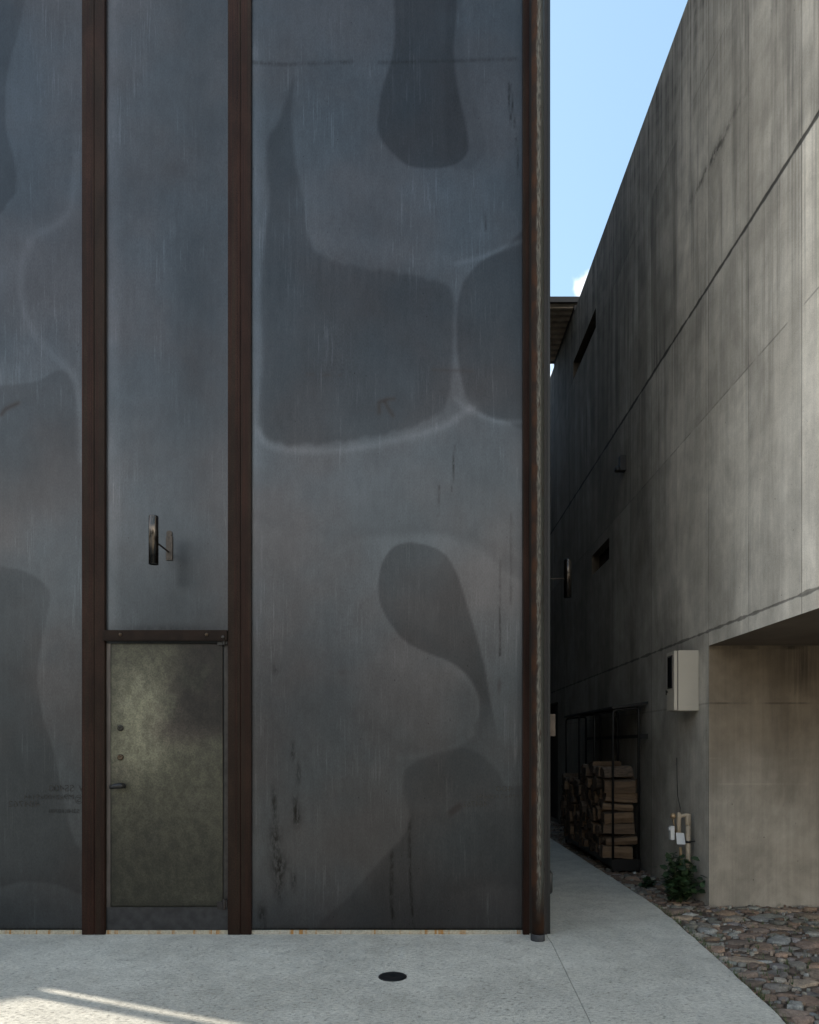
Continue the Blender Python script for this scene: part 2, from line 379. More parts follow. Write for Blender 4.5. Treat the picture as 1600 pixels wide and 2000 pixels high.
# exposed rough paving
q = M('rough_paving')
a = q.noise(38, 6, 0.72, sc=(1, 1.6, 1)); b = q.noise(0.55, 4); f2 = q.noise(150, 4, 0.75); mid = q.noise(6, 5, 0.6)
pit = q.ramp(q.noise(30, 5, 0.72, sc=(1, 2.0, 1), loc=(3, 3, 0)), 0.34, 0.45)
fleck = q.ramp(q.noise(17, 6, 0.78, sc=(1, 2.2, 1), loc=(8, 1, 0)), 0.56, 0.66)
v = q.math('MULTIPLY', q.ramp(a, 0.3, 0.7, 0.80, 1.14), q.ramp(f2, 0.3, 0.7, 0.86, 1.12))
v = q.math('MULTIPLY', v, q.math('MULTIPLY', q.ramp(pit, 0, 1, 0.60, 1.0), q.ramp(fleck, 0, 1, 1.0, 0.76))); v = q.math('MULTIPLY', v, q.math('MULTIPLY', q.ramp(mid, 0.3, 0.7, 0.90, 1.08), q.ramp(q.noise(1.3, 5, 0.6, loc=(5, 5, 0)), 0.32, 0.68, 0.89, 1.05)))
c = q.mix(q.ramp(b, 0.35, 0.65), (0.50, 0.478, 0.415), (0.58, 0.556, 0.49))
c = q.mix(q.math('MULTIPLY', q.ramp(q.noise(9, 5, 0.65, loc=(0, 6, 0)), 0.55, 0.72), 0.5), c, (0.34, 0.315, 0.28))
hh = q.math('ADD', q.math('ADD', q.math('MULTIPLY', a, 1.0), q.math('MULTIPLY', pit, 0.5)), q.math('MULTIPLY', f2, 0.35))
q.set(col=q.scale(c, v), rough=0.85, spec=0.3, normal=q.bump(hh, 0.75, 0.012)); PAVE = q.m
q = M('earth'); n1 = q.noise(30, 5); 
q.set(col=q.mix(q.ramp(n1, .3, .7), (0.050, 0.033, 0.022), (0.12, 0.085, 0.058)), rough=0.95, normal=q.bump(q.noise(70, 5, .7), .8, .02)); EARTH = q.m
q = M('rubble'); at = q.attr('col', 0); n1 = q.noise(60, 5, 0.7); n2 = q.noise(14, 4)
q.set(col=q.scale(at, q.math('MULTIPLY', q.ramp(n1, .3, .7, .68, 1.3), q.ramp(n2, .3, .7, .8, 1.2))), rough=0.85, normal=q.bump(n1, .7, .006)); RUB = q.m
# grout strip with rust runs
q = M('grout'); n1 = q.noise(1, 3, 0.6, sc=(26, 1, 1)); n2 = q.noise(60, 4)
c = q.mix(q.ramp(q.noise(1.2, 2), .35, .6), (0.33, 0.31, 0.265), (0.34, 0.30, 0.225))
c = q.mix(q.math('MULTIPLY', q.ramp(n1, 0.52, 0.62), q.ramp(q.noise(1.7, 2, loc=(5, 0, 0)), .38, .50)), c, (0.30, 0.15, 0.045))
q.set(col=q.scale(c, q.ramp(n2, .3, .7, .8, 1.15)), rough=0.9); GROUT = q.m

# ------------------------------------------------------------------ plate tone marks: darker and paler shapes traced on the plates
def sdist(poly, x, y):
    """signed distance (negative inside) to a polygon, pixels of the facade"""
    poly = np.array(poly, float); n = len(poly)
    d = np.full(x.shape, 1e9); inside = np.zeros(x.shape, bool)
    for i in range(n):
        ax, ay = poly[i]; bx, by = poly[(i+1) % n]
        ex, ey = bx-ax, by-ay; L = ex*ex+ey*ey+1e-9
        t = np.clip(((x-ax)*ex+(y-ay)*ey)/L, 0, 1)
        d = np.minimum(d, np.hypot(x-ax-t*ex, y-ay-t*ey))
        c = ((ay > y) != (by > y)) & (x < (bx-ax)*(y-ay)/(by-ay+1e-12)+ax)
        inside ^= c
    return np.where(inside, -d, d)
def ldist(line, x, y):
    d = np.full(x.shape, 1e9)
    for (ax, ay), (bx, by) in zip(line[:-1], line[1:]):
        ex, ey = bx-ax, by-ay; t = np.clip(((x-ax)*ex+(y-ay)*ey)/(ex*ex+ey*ey+1e-9), 0, 1)
        d = np.minimum(d, np.hypot(x-ax-t*ex, y-ay-t*ey))
    return d
def spline(pts, closed=True, n=8):
    o = []; m_ = len(pts)
    rngi = range(m_) if closed else range(m_-1)
    for i in rngi:
        g = lambda j: np.array(pts[j % m_] if closed else pts[min(max(j, 0), m_-1)], float)
        p0, p1, p2, p3 = g(i-1), g(i), g(i+1), g(i+2)
        for s in range(n):
            t = s/n
            o.append(tuple(0.5*((2*p1)+(-p0+p2)*t+(2*p0-5*p1+4*p2-p3)*t*t+(-p0+3*p1-3*p2+p3)*t**3)))
    if not closed: o.append(pts[-1])
    return o
def sst(e0, e1, v):
    t = np.clip((v-e0)/(e1-e0), 0, 1); return t*t*(3-2*t)
def gauss(x, y, cx, cy, sx, sy): return np.exp(-((x-cx)/sx)**2-((y-cy)/sy)**2)

BLOBS = [  # outline, soft edge px, tone inside
 ([(780,-60),(770,90),(746,175),(738,235),(743,268),(768,300),(800,324),(850,329),(892,320),(913,298),(914,268),(905,220),(893,165),(887,100),(885,-60)], 3, 0.60),
 ([(900,-40),(912,120),(925,190),(940,240),(948,280),(946,302),(925,322),(880,325),(870,200),(875,-40)], 6, 0.88),
 ([(572,158),(548,230),(524,268),(521,330),(526,400),(512,500),(510,600),(513,700),(506,800),(514,846),(545,866),(620,867),(700,857),(790,838),(850,812),(876,775),(882,720),(886,640),(884,575),(850,548),(760,530),(690,520),(628,500),(602,462),(595,400),(580,330),(571,250)], 6, 0.68),
 ([(1060,455),(980,489),(938,512),(908,548),(894,595),(892,660),(899,725),(914,780),(940,806),(978,820),(1060,812)], 4, 0.64),
 ([(795,1060),(765,1072),(745,1105),(739,1150),(745,1185),(766,1222),(792,1252),(832,1274),(880,1293),(915,1322),(934,1360),(936,1395),(925,1425),(945,1450),(975,1478),(968,1420),(958,1370),(948,1310),(934,1255),(915,1190),(893,1122),(868,1082),(835,1065)], 2.5, 0.60, (1490, 1340)),
 ([(788,1550),(789,1508),(828,1480),(890,1461),(932,1470),(968,1502),(990,1535),(1060,1560),(1060,1830),(640,1830),(690,1745),(735,1690),(782,1640),(802,1600)], 4, 0.79),
 ([(800,1600),(830,1590),(1060,1600),(1060,1728),(960,1730),(880,1752),(860,1830),(700,1830),(745,1690),(782,1640)], 8, 0.90),
 ([(-60,-60),(50,-60),(44,20),(34,70),(20,115),(11,180),(12,250),(27,310),(32,355),(22,388),(-60,440)], 3, 0.74),
 ([(-60,765),(0,754),(70,745),(118,722),(140,745),(150,790),(156,880),(159,1000),(170,1130),(-60,1130)], 4, 0.75, (1090, 860)),
 ([(-60,1098),(0,1106),(48,1116),(84,1138),(98,1162),(93,1200),(81,1258),(73,1310),(80,1380),(98,1445),(112,1500),(128,1580),(150,1650),(200,1700),(200,1765),(160,1748),(110,1728),(50,1722),(0,1733),(-60,1745)], 3, 0.75),
]
BLOBS = [(spline(b[0]), b[1], b[2], b[3] if len(b) > 3 else None) for b in BLOBS]
RIMS = [  # paler lines: line, half width, gain
 ([(505,840),(515,862),(545,876),(600,881),(680,877),(760,862),(830,845),(880,825),(912,803),(926,796)], 8, 0.30),
 ([(1040,462),(985,487),(940,507),(905,535),(890,575),(887,640),(890,720),(902,775),(925,800),(960,818),(1000,825),(1040,820)], 5, 0.05),
 ([(1040,462),(985,484),(935,504),(890,515)], 5, 0.30),
 ([(890,780),(915,800),(940,812),(980,824),(1035,824)], 6, 0.26),
 ([(596,380),(600,440),(625,470),(700,480),(780,492),(880,512)], 28, 0.13),
 ([(650,1085),(700,1058),(780,1046),(850,1046),(920,1066),(970,1100),(1030,1160)], 6, 0.07),
 ([(920,790),(905,812),(860,835),(800,850)], 22, 0.10),
 ([(498,100),(500,500),(498,900)], 16, 0.20),
 ([(150,300),(140,400),(110,440),(60,470),(40,560),(60,640),(100,690),(145,735),(156,800),(158,900)], 8, 0.20),
 ([(500,1010),(640,1040),(760,1035),(880,1036),(980,1075),(1030,1120)], 10, -0.06),
 ([(880,1300),(925,1345),(936,1395),(915,1440),(860,1470),(780,1480)], 7, 0.12),
 ([(600,1100),(640,1180),(700,1250),(800,1310),(860,1380),(840,1450)], 30, 0.07),
 ([(0,560),(60,470),(130,430),(160,330)], 22, 0.10),
 ([(640,300),(720,360),(860,380),(960,340),(1000,240)], 30, 0.08),
 ([(76,1180),(88,1240),(78,1330),(95,1420),(120,1500)], 14, 0.05),
]
RIMS = [(spline(p, False), w, g) for p, w, g in RIMS]
ARCH = spline([(640,1100),(700,1062),(790,1048),(860,1050),(925,1072),(980,1112),(1060,1190),(1060,1500),(975,1480),(930,1440),(860,1470),(760,1430),(650,1300)])
def plate_fields(x, y):
    tone = np.ones_like(x)
    wob = 2.2*np.sin(x*0.11+y*0.013)+1.6*np.sin(x*0.23+1.0)
    for p, s, t, fade in BLOBS:
        xs = np.array([a[0] for a in p]); ys = np.array([a[1] for a in p])
        if x.max() < xs.min()-30 or x.min() > xs.max()+30: continue
        d = sdist(p, x, y + (wob if s >= 5 else 0))
        wgt = sst(s, -s, d)
        if fade: wgt = wgt*sst(fade[0], fade[1], y)
        tone *= 1+(t-1)*wgt
    # the shoulder of the tall mark dissolves into streaks
    fz = gauss(x, y, 700, 520, 130, 38)
    tone = tone + (0.95-tone)*fz*0.55*(0.5+0.5*np.sin(x*0.37)*np.sin(x*0.11+2))
    for p, w, g in RIMS:
        xs = [a[0] for a in p]
        if x.max() < min(xs)-60 or x.min() > max(xs)+60: continue
        d = ldist(p, x, y); tone += g*np.exp(-(d/w)**2)
    if x.max() > 500: tone *= 1+0.15*sst(6, -6, sdist(ARCH, x, y))*sst(640, 800, x)*sst(1500, 1400, y)
    # paler strips along the fixed edges of the plates
    tone *= 1+0.20*np.exp(-((x-205)/20.0)**2)*(y < 1230)+0.16*np.exp(-((x-492)/14.0)**2)
    tone *= 1+0.14*sst(245, 225, x)*sst(204, 206, x)
    tone *= 1-0.22*gauss(x, y, 385, 650, 75, 750)*(x > 204)*(x < 445)
    tone *= 1-0.12*gauss(x, y, 350, 1190, 90, 60)-0.20*gauss(x, y, 330, 1225, 120, 8)
    rust = 0.9*gauss(x, y, 648, 1798, 22, 34)*0.6+0.5*gauss(x, y, 976, 1334, 5, 10)+0.9*gauss(x, y, 975, 1345, 3, 14)
    # rubbed rust mark, tilted
    u = (x-889)*0.78-(y-1581)*0.62; w_ = (x-889)*0.62+(y-1581)*0.78
    rust += 1.2*np.exp(-(u/19)**4-(w_/8.0)**4)
    rust += 1.0*np.exp(-(ldist([(741,806),(741,785),(756,780),(770,779)], x, y)/4.2)**2)+1.0*np.exp(-(ldist([(752,785),(760,800),(768,812)], x, y)/4.2)**2)
    rust += 1.1*np.exp(-(ldist([(3,810),(10,800),(25,792),(36,787)], x, y)/4.5)**2)
    rust += 0.5*gauss(x, y, 668, 1313, 12, 7)+0.6*np.exp(-(ldist([(600,731),(665,733)], x, y)/3)**2)*(np.sin(x*.2)>-.2)+0.7*np.exp(-(ldist([(845,722),(925,725)], x, y)/3)**2)
    rust += 0.35*gauss(x, y, 1022, 1300, 10, 160)
    dirt = 0.55*np.exp(-(ldist([(490,122),(560,126),(688,120)], x, y)/3.5)**2)+0.5*np.exp(-(ldist([(740,122),(890,119),(1010,115)], x, y)/3.5)**2)
    dirt += 0.7*gauss(x, y, 539, 1307, 9, 9)
    for cx, cy, sx, sy in ((538,1640,12,36),(546,1690,16,20),(577,1580,7,30),(582,1600,6,14),(545,1730,10,30),(535,1570,6,30),(512,1790,8,26),(583,1510,4,22),(572,1470,4,20),(574,1720,5,20)):
        dirt += 0.85*gauss(x, y, cx, cy, sx, sy)
    dirt += 0.9*np.exp(-(ldist([(766,1660),(765,1700),(764,1750),(770,1818)], x, y)/3.2)**2)+0.9*np.exp(-(ldist([(800,1600),(801,1700),(803,1735),(807,1818)], x, y)/2.6)**2)
    dirt += 0.5*np.exp(-((y-1815)/5.0)**2)
    for ln in ([(998,165),(1001,205),(1006,250)],[(993,160),(994,200),(999,245)],[(1009,270),(1014,345)],[(947,412),(948,450)],[(888,870),(883,960)],[(999,1000),(999,1180)],[(978,1090),(977,1280)],[(857,950),(856,1010)]):
        dirt += 0.9*np.exp(-(ldist(ln, x, y)/1.5)**2)
    dirt += 0.45*gauss(x, y, 330, 1228, 90, 4)
    return tone, np.clip(rust*0.52, 0, 0.6), np.clip(dirt, 0, 1)
def plate(name, x0, x1, z0, z1, ypl, parent, mat, fields, names, step=0.014, top=7.6, wave=0.0):
    k = ypl/D
    nx = max(2, int((x1-x0)/step)); xs = np.linspace(x0, x1, nx+1)
    zt = min(z1, top); nzv = max(2, int((zt-z0)/step)); zs = list(np.linspace(z0, zt, nzv+1))
    if z1 > top: zs += list(np.linspace(top, z1, 12)[1:])
    zs = np.array(zs); nz_ = len(zs)
    XX, ZZ = np.meshgrid(xs, zs)
    YY = ypl + wave*(np.sin(XX*3.1+0.4)*np.sin(ZZ*1.7+XX)+0.6*np.sin(ZZ*2.9-XX*2))
    co = np.stack([XX, YY, ZZ], -1).reshape(-1, 3)
    me = bpy.data.meshes.new(name)
    idx = np.arange(nz_*(nx+1)).reshape(nz_, nx+1)
    quads = np.stack([idx[:-1, :-1], idx[:-1, 1:], idx[1:, 1:], idx[1:, :-1]], -1).reshape(-1, 4)
    me.from_pydata(co.tolist(), [], quads.tolist())
    px = CX+XX*S/k; py = HY-(ZZ-EYE)*S/k
    vals = fields(px.ravel(), py.ravel())
    for nm, vv in zip(names, vals):
        at = me.attributes.new(nm, 'FLOAT', 'POINT'); at.data.foreach_set('value', vv.astype(np.float32))
    me.materials.append(mat); me.polygons.foreach_set('use_smooth', [True]*len(quads)); me.update()
    o = bpy.data.objects.new(name, me); link(o, parent)
    so_ = o.modifiers.new('thickness', 'SOLIDIFY'); so_.thickness = 0.009; so_.offset = -1
    return o

# ================================================================== SETTING: ground
bm = bmesh.new()
vs = [bm.verts.new(p) for p in ((-300, -300, -0.036), (300, -300, -0.036), (300, 300, -0.036), (-300, 300, -0.036))]; bm.faces.new(vs)
tag(mesh_obj('ground', bm, EARTH), 'bare brown earth lying under the stones and paving', None, None, 'structure')

EDGEPTS = [(-3.0, 0.3), (0.0, 1.30), (2.0, 1.74), (3.62, 1.98), (4.9, 2.109), (6.09, 2.222), (7.78, 2.205), (10.75, 2.16), (20, 2.13)]
ey = np.linspace(-3, 20, 461); ex = np.interp(ey, [p[0] for p in EDGEPTS], [p[1] for p in EDGEPTS])
ex = np.convolve(np.pad(ex, 12, 'edge'), np.ones(25)/25, 'valid')
def edge_x(y): return float(np.interp(y, ey, ex))
def joint_x(y): return 1.02+(y-5.11)*0.0585
def slab(name, pts, z0, z1, mat, strip=None):
    bm = bmesh.new()
    if strip:
        A, B = strip
        hi = [[bm.verts.new((x, y, z1)) for x, y in L_] for L_ in (A, B)]; lo = [[bm.verts.new((x, y, z0)) for x, y in L_] for L_ in (A, B)]
        for i in range(len(A)-1):
            bm.faces.new((hi[0][i], hi[0][i+1], hi[1][i+1], hi[1][i]))
            for w_ in (0, 1): bm.faces.new((lo[w_][i], lo[w_][i+1], hi[w_][i+1], hi[w_][i]))
        bmesh.ops.recalc_face_normals(bm, faces=bm.faces)
        return mesh_obj(name, bm, mat, bevel=0.006)
    lo = [bm.verts.new((x, y, z0)) for x, y in pts]; hi = [bm.verts.new((x, y, z1)) for x, y in pts]
    bm.faces.new(hi); bm.faces.new(lo[::-1]); n = len(pts)
    for i in range(n): bm.faces.new((lo[i], lo[(i+1) % n], hi[(i+1) % n], hi[i]))
    bmesh.ops.recalc_face_normals(bm, faces=bm.faces)
    o = mesh_obj(name, bm, mat, bevel=0.006); return o
ys = [20, 16, 12, 10.75, 9.2]+[8.4-0.15*i for i in range(40)]+[2.0, 1.0, 0, -3]
jr = random.Random(3)
right = [(edge_x(y)+0.007*jr.uniform(-1, 1), y) for y in ys]
s1 = slab('path', None, -0.10, 0.0, PAVE, strip=([(min(joint_x(y), joint_x(5.11))+0.0006 if y > -2 else 0.2, y) for y in ys], right))
tag(s1, 'pale rough concrete path running back between the steel and concrete buildings', None, None, 'structure')
s2 = slab('pavement', [(joint_x(5.11)-0.0006, 5.11), (joint_x(-3)-0.0006, -3), (-30, -3.01), (-30, 24), (joint_x(5.11)-0.003, 24)], -0.10, -0.001, PAVE)
tag(s2, 'pale rough concrete pavement in front of the steel facade', None, None, 'structure')
s3 = slab('driveway', [(0.29, -3.02), (-30, -3.02), (-30, -40), (30, -40), (30, -3.02), (2, -3.02)], -0.10, -0.003, PAVE)
tag(s3, 'pale concrete driveway behind the viewpoint', None, None, 'structure')

# rubble stones: one mass nobody could count
def rubble():
    verts, faces, cols = [], [], []
    r2 = random.Random(11)
    pal = [(0.30,0.20,0.14),(0.33,0.25,0.18),(0.22,0.15,0.10),(0.18,0.12,0.085),(0.26,0.19,0.14),(0.17,0.12,0.09),(0.21,0.155,0.12),(0.24,0.21,0.18),(0.22,0.20,0.16),(0.28,0.265,0.225),(0.24,0.205,0.19),(0.30,0.26,0.21),(0.15,0.10,0.075),(0.22,0.215,0.18),(0.33,0.32,0.29),(0.24,0.17,0.13)]
    def stone(cx, cy, rx, ry, h, z, c, n=9):
        a0 = r2.uniform(0, 6.28); rot = r2.uniform(-0.6, 0.6); tx, ty = r2.uniform(-.10, .10), r2.uniform(-.10, .10)
        rad = [r2.uniform(0.62, 1.22) for _ in range(n)]
        b = len(verts)
        for ring, (sc, hz) in enumerate(((1.0, -0.03), (0.97, h*0.55), (0.80, h*0.95), (0.40, h*1.04))):
            for j in range(n):
                a = a0+2*math.pi*j/n; u = rx*rad[j]*sc*math.cos(a); w = ry*rad[j]*sc*math.sin(a)
                x = u*math.cos(rot)-w*math.sin(rot); y = u*math.sin(rot)+w*math.cos(rot)
                verts.append((cx+x, cy+y, z+hz+(x*tx+y*ty if ring else 0)+r2.uniform(-.0025, .0025))); cols.append(c)
        verts.append((cx, cy, z+h*1.03)); cols.append(c)
        for q_ in range(3):
            for j in range(n):
                faces.append((b+q_*n+j, b+q_*n+(j+1) % n, b+(q_+1)*n+(j+1) % n, b+(q_+1)*n+j))
        for j in range(n): faces.append((b+3*n+j, b+3*n+(j+1) % n, b+4*n))
    placed = []
    cell = {}
    def free(x, y, r_):
        for i in range(-2, 3):
            for j in range(-2, 3):
                for (a, b_, c_) in cell.get((int(x/0.12)+i, int(y/0.12)+j), []):
                    if math.hypot(x-a, (y-b_)) < (r_+c_)*0.90: return False
        return True
    def ok(x, y, r_):
        if x-r_ < edge_x(y)+0.004: return False
        if y < 6.385: return y+r_ < 6.40
        return x+r_*0.6 < 2.75
    for r_lo, r_hi, tries in ((0.065, 0.105, 900), (0.04, 0.065, 7000), (0.024, 0.042, 24000), (0.010, 0.022, 42000)):
        for _ in range(tries):
            if r2.random() < 0.25: y = r2.uniform(6.3, 14.5); x = r2.uniform(2.15, 2.75)
            else: y = r2.uniform(2.6, 6.4); x = r2.uniform(1.8, 5.4)
            r_ = r2.uniform(r_lo, r_hi)
            if not ok(x, y, r_) or not free(x, y, r_): continue
            cell.setdefault((int(x/0.12), int(y/0.12)), []).append((x, y, r_))
            c = r2.choice(pal); f = r2.uniform(0.5, 1.1); c = tuple(q_*f for q_ in c)
            st = r2.uniform(1.0, 1.6)
            h = r2.uniform(0.007, 0.020)*(0.6+r_*4)
            stone(x, y, r_*st*0.95, r_/st*1.05, h, -0.034+r2.uniform(-0.008, 0.014), c, 10 if r_ > 0.05 else 7)
    me = bpy.data.meshes.new('rubble_stones'); me.from_pydata(verts, [], faces)
    at = me.attributes.new('col', 'FLOAT_COLOR', 'POINT')
    at.data.foreach_set('color', np.array([(*c, 1) for c in cols], np.float32).ravel())
    me.materials.append(RUB); me.polygons.foreach_set('use_smooth', [True]*len(faces)); me.update()
    o = bpy.data.objects.new('rubble_stones', me); link(o)
    tag(o, 'mixed brown, grey and greenish rubble stones set in earth beside the pale path', 'stones', None, 'stuff')
    return cell
rubble()
# thin weeds between the stones
GRASSM = simple('weed', (0.05, 0.075, 0.02), 0.7)
bm = bmesh.new(); gr = random.Random(5)
for _ in range(420):
    y = gr.uniform(3.3, 6.38); x = gr.uniform(2.0, 4.8)
    if _ % 3 == 0: x = edge_x(y)+abs(gr.gauss(0.02, 0.02))
    if x < edge_x(y)+0.01: continue
    for b_ in range(gr.randint(2, 6)):
        a = gr.uniform(0, 6.28); l_ = gr.uniform(0.008, 0.035); w_ = 0.0022
        p = Vector((x+gr.uniform(-.012, .012), y+gr.uniform(-.012, .012), -0.02)); tip = p+Vector((math.cos(a)*l_*0.7, math.sin(a)*l_*0.7, 0.02+l_))
        s_ = Vector((-math.sin(a), math.cos(a), 0))*w_
        bm.faces.new([bm.verts.new(q_) for q_ in (p-s_, p+s_, tip)])
tag(mesh_obj('weeds', bm, GRASSM), 'thin green and straw weeds sprouting between the rubble stones', 'weeds', None, 'stuff')

# fallen leaf crumbs and twigs among the stones
q = M('dry_litter'); oi_ = q.noise(300, 1)
q.set(col=q.mix(q.ramp(q.noise(60, 2), .35, .65), (0.07, 0.035, 0.02), (0.24, 0.16, 0.09)), rough=0.9); LITTER = q.m
bm = bmesh.new(); gl = random.Random(15)
for _ in range(2300):
    if _ % 4: y = gl.uniform(3.2, 6.37); x = gl.uniform(1.95, 5.2)
    else: y = gl.uniform(6.3, 12); x = gl.uniform(2.15, 2.74)
    if _ % 5 == 0: x = edge_x(y)+gl.gauss(0.0, 0.025)
    elif x < edge_x(y)+0.005: continue
    z0_ = 0.002 if x < edge_x(y)+0.004 else -0.036+gl.uniform(0.004, 0.028)
    a = gl.uniform(0, 6.28); l_ = gl.uniform(0.004, 0.016)*(0.45 if z0_ > 0 else 1); w_ = l_*gl.uniform(.25, .7); u_ = Vector((math.cos(a), math.sin(a), gl.uniform(0, .5))); s_ = Vector((-math.sin(a), math.cos(a), gl.uniform(0, .3)))
    p = Vector((x, y, z0_))
    bm.faces.new([bm.verts.new(q_) for q_ in (p-u_*l_*0.2, p+s_*w_*.5+u_*l_*.4, p+u_*l_, p-s_*w_*.5+u_*l_*.4)])
tag(mesh_obj('leaf_litter', bm, LITTER), 'brown leaf crumbs scattered over the rubble stones and path edge', 'leaf litter', None, 'stuff')

# ================================================================== STEEL BUILDING
SB = thing('steel_building', 'tall building clad in blotchy dark grey steel plates between brown steel columns', 'building', None, (-2.0, D, 0))
def sb(o):
    o.matrix_parent_inverse = Matrix.Translation(-Vector(SB.location)); return o
H = 12.0
X = lambda px: (px-CX)/S
YP = D+0.035
XL = -5.09
boxes_l = [(XL+0.02, 1.035, D+0.07, 17.0, 0.0, H-0.05)]
sb(boxes('wall', boxes_l, DARKSIDE, SB))
sb(boxes('roof', [(XL-0.04, 1.06, D-0.03, 17.05, H-0.045, H+0.12)], DKBROWN, SB, bevel=0.01))
for (a, b_) in ((X(204), X(445)), (X(490), X(1022)), (X(-370), X(160))):
    sb(plate('steel_plate', a-0.02, b_+0.02, 0.030, H-0.05, YP, SB, STEEL, plate_fields, ('tone', 'rust', 'dirt'), wave=0.0012))
sb(plate('steel_plate', XL+0.1, X(-415)+0.02, 0.030, H-0.05, YP, SB, STEEL, plate_fields, ('tone', 'rust', 'dirt'), step=0.1))
# columns: two rolled sections side by side, right one a hair back
for a, b_ in ((X(160), X(204)), (X(445), X(490)), (X(-415), X(-370)), (XL, XL+0.18)):
    g = a+(b_-a)*0.54
    bm = bmesh.new()
    box(bm, a, g-0.0015, D, D+0.06, 0.001, H-0.06); box(bm, g+0.0015, b_, D+0.0018, D+0.06, 0.001, H-0.06)
    box(bm, a+0.002, b_-0.002, D+0.012, D+0.07, 0.003, H-0.07)
    box(bm, g-0.024, g-0.021, D-0.0012, D+0.01, 0.002, H-0.07)
    sb(mesh_obj('column', bm, BROWN, SB, bevel=0.0015))
bm = bmesh.new(); box(bm, X(1022), X(1034), D, D+0.06, 0.001, H-0.06)
sb(mesh_obj('column', bm, BROWN, SB, bevel=0.0015))
sb(boxes('corner_web', [(X(1034)+0.0005, X(1062), D+0.035, D+0.069, 0.002, H-0.07)], BLACK, SB))
sb(boxes('corner_flange', [(X(1062)+0.0005, X(1069), D+0.004, D+0.069, 0.002, H-0.06)], DKBROWN, SB, bevel=0.001))
# side of the building in the passage: column edges and dark trim
sb(boxes('corner_trim', [(1.0335, 1.058, D+0.03, D+0.20, 0.0, H-0.06)], BLACK, SB, bevel=0.002))
for i, yk in enumerate((7.6, 9.9, 12.2)):
    sb(boxes('column', [(1.030, 1.058, yk, yk+0.18, 0.002, H-0.06)], BROWN, SB))
# grout strip under the plates
for a, b_ in ((X(204), X(445)), (X(490), X(1022)), (X(-370), X(160)), (XL+0.18, X(-415))):
    sb(boxes('plinth', [(a+0.001, b_-0.001, D+0.022, D+0.069, -0.02, 0.029)], GROUT, SB, bevel=0.003))

# door
DX0, DX1, DZ0, DZ1 = X(214), X(434), EYE-(1772-HY)/S, EYE-(1256-HY)/S
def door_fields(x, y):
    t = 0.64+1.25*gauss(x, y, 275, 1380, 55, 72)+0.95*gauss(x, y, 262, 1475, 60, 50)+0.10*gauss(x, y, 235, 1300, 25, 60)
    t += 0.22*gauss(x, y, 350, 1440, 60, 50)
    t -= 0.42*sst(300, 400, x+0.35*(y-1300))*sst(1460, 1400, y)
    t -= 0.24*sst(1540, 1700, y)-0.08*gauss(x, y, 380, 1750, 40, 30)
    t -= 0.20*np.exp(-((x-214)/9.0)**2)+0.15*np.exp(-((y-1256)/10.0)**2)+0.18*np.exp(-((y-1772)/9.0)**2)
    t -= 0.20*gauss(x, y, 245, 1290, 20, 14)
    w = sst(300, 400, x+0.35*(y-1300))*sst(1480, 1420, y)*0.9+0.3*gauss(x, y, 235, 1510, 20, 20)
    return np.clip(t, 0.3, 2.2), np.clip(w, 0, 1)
YD = YP-0.018
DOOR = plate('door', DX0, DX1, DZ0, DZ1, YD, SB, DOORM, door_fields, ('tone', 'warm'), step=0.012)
sb(DOOR); DOOR['label'] = 'mottled olive grey patinated plate door'
DOOR.modifiers['thickness'].thickness = 0.016
def part(o, root=SB):                        # sub-part whose mesh is in world coordinates
    o.matrix_parent_inverse = Matrix.Translation(-Vector(SB.location)) if o.parent is SB else Matrix.Translation((0, 0, 0)); return o
# sub-parts of the door: door's own origin sits at the world origin once the parent inverse is counted
sb(boxes('door_jamb', [(X(205), X(213), YP-0.006, YP-0.0005, DZ0-0.17, DZ1+0.0)], JAMB, SB))
sb(boxes('door_jamb', [(X(436.2), X(444.5), YP-0.006, YP-0.0005, DZ0-0.17, DZ1+0.0)], EDGE, SB))
sb(boxes('threshold', [(X(205), X(444), YP-0.007, YP-0.0005, 0.031, DZ0-0.006)], simple('sill_steel', (0.050, 0.050, 0.053), 0.45, 0.8, 0.2, 14), SB))
bm = bmesh.new(); hx, hz = X(234), EYE-(1422-HY)/S
lathe(bm, (hx, YD-0.001, hz), [(0.024, 0.0), (0.024, -0.006), (0.019, -0.010), (0.012, -0.011), (0.008, -0.007), (0.003, -0.006)], 20, 'Y')
LOCKM = simple('dull_lock', (0.022, 0.02, 0.016), 0.45, 0.6)
LOCKB = simple('brass_lock', (0.055, 0.037, 0.022), 0.45, 0.6)
for f_ in bm.faces: f_.smooth = False
l1 = mesh_obj('lock', bm, LOCKM, DOOR)
bm = bmesh.new(); hz2 = EYE-(1479-HY)/S
lathe(bm, (hx, YD-0.001, hz2), [(0.024, 0.0), (0.024, -0.008), (0.019, -0.012), (0.012, -0.013), (0.008, -0.009), (0.003, -0.008)], 20, 'Y')
l2 = mesh_obj('lock', bm, LOCKB, DOOR); l2['label'] = 'brownish lock cylinder'
bm = bmesh.new(); z3 = EYE-(1535-HY)/S
lathe(bm, (X(240), YD-0.001, z3), [(0.020, 0), (0.020, -0.008), (0.011, -0.012), (0.011, -0.045), (0.009, -0.05)], 18, 'Y')
tube(bm, arc([(X(244), YD-0.05, z3+0.004), (X(236), YD-0.056, z3+0.003), (X(226), YD-0.056, z3-0.002), (X(217), YD-0.052, z3-0.010)], 0.02, 4), [0.0125]*14+[0.010], 12) if False else tube(bm, [(X(245), YD-0.050, z3+0.004), (X(238), YD-0.056, z3+0.003), (X(228), YD-0.056, z3-0.001), (X(219), YD-0.052, z3-0.008)], [0.021, 0.022, 0.020, 0.015], 12)
l3 = mesh_obj('handle', bm, BLACK, DOOR)
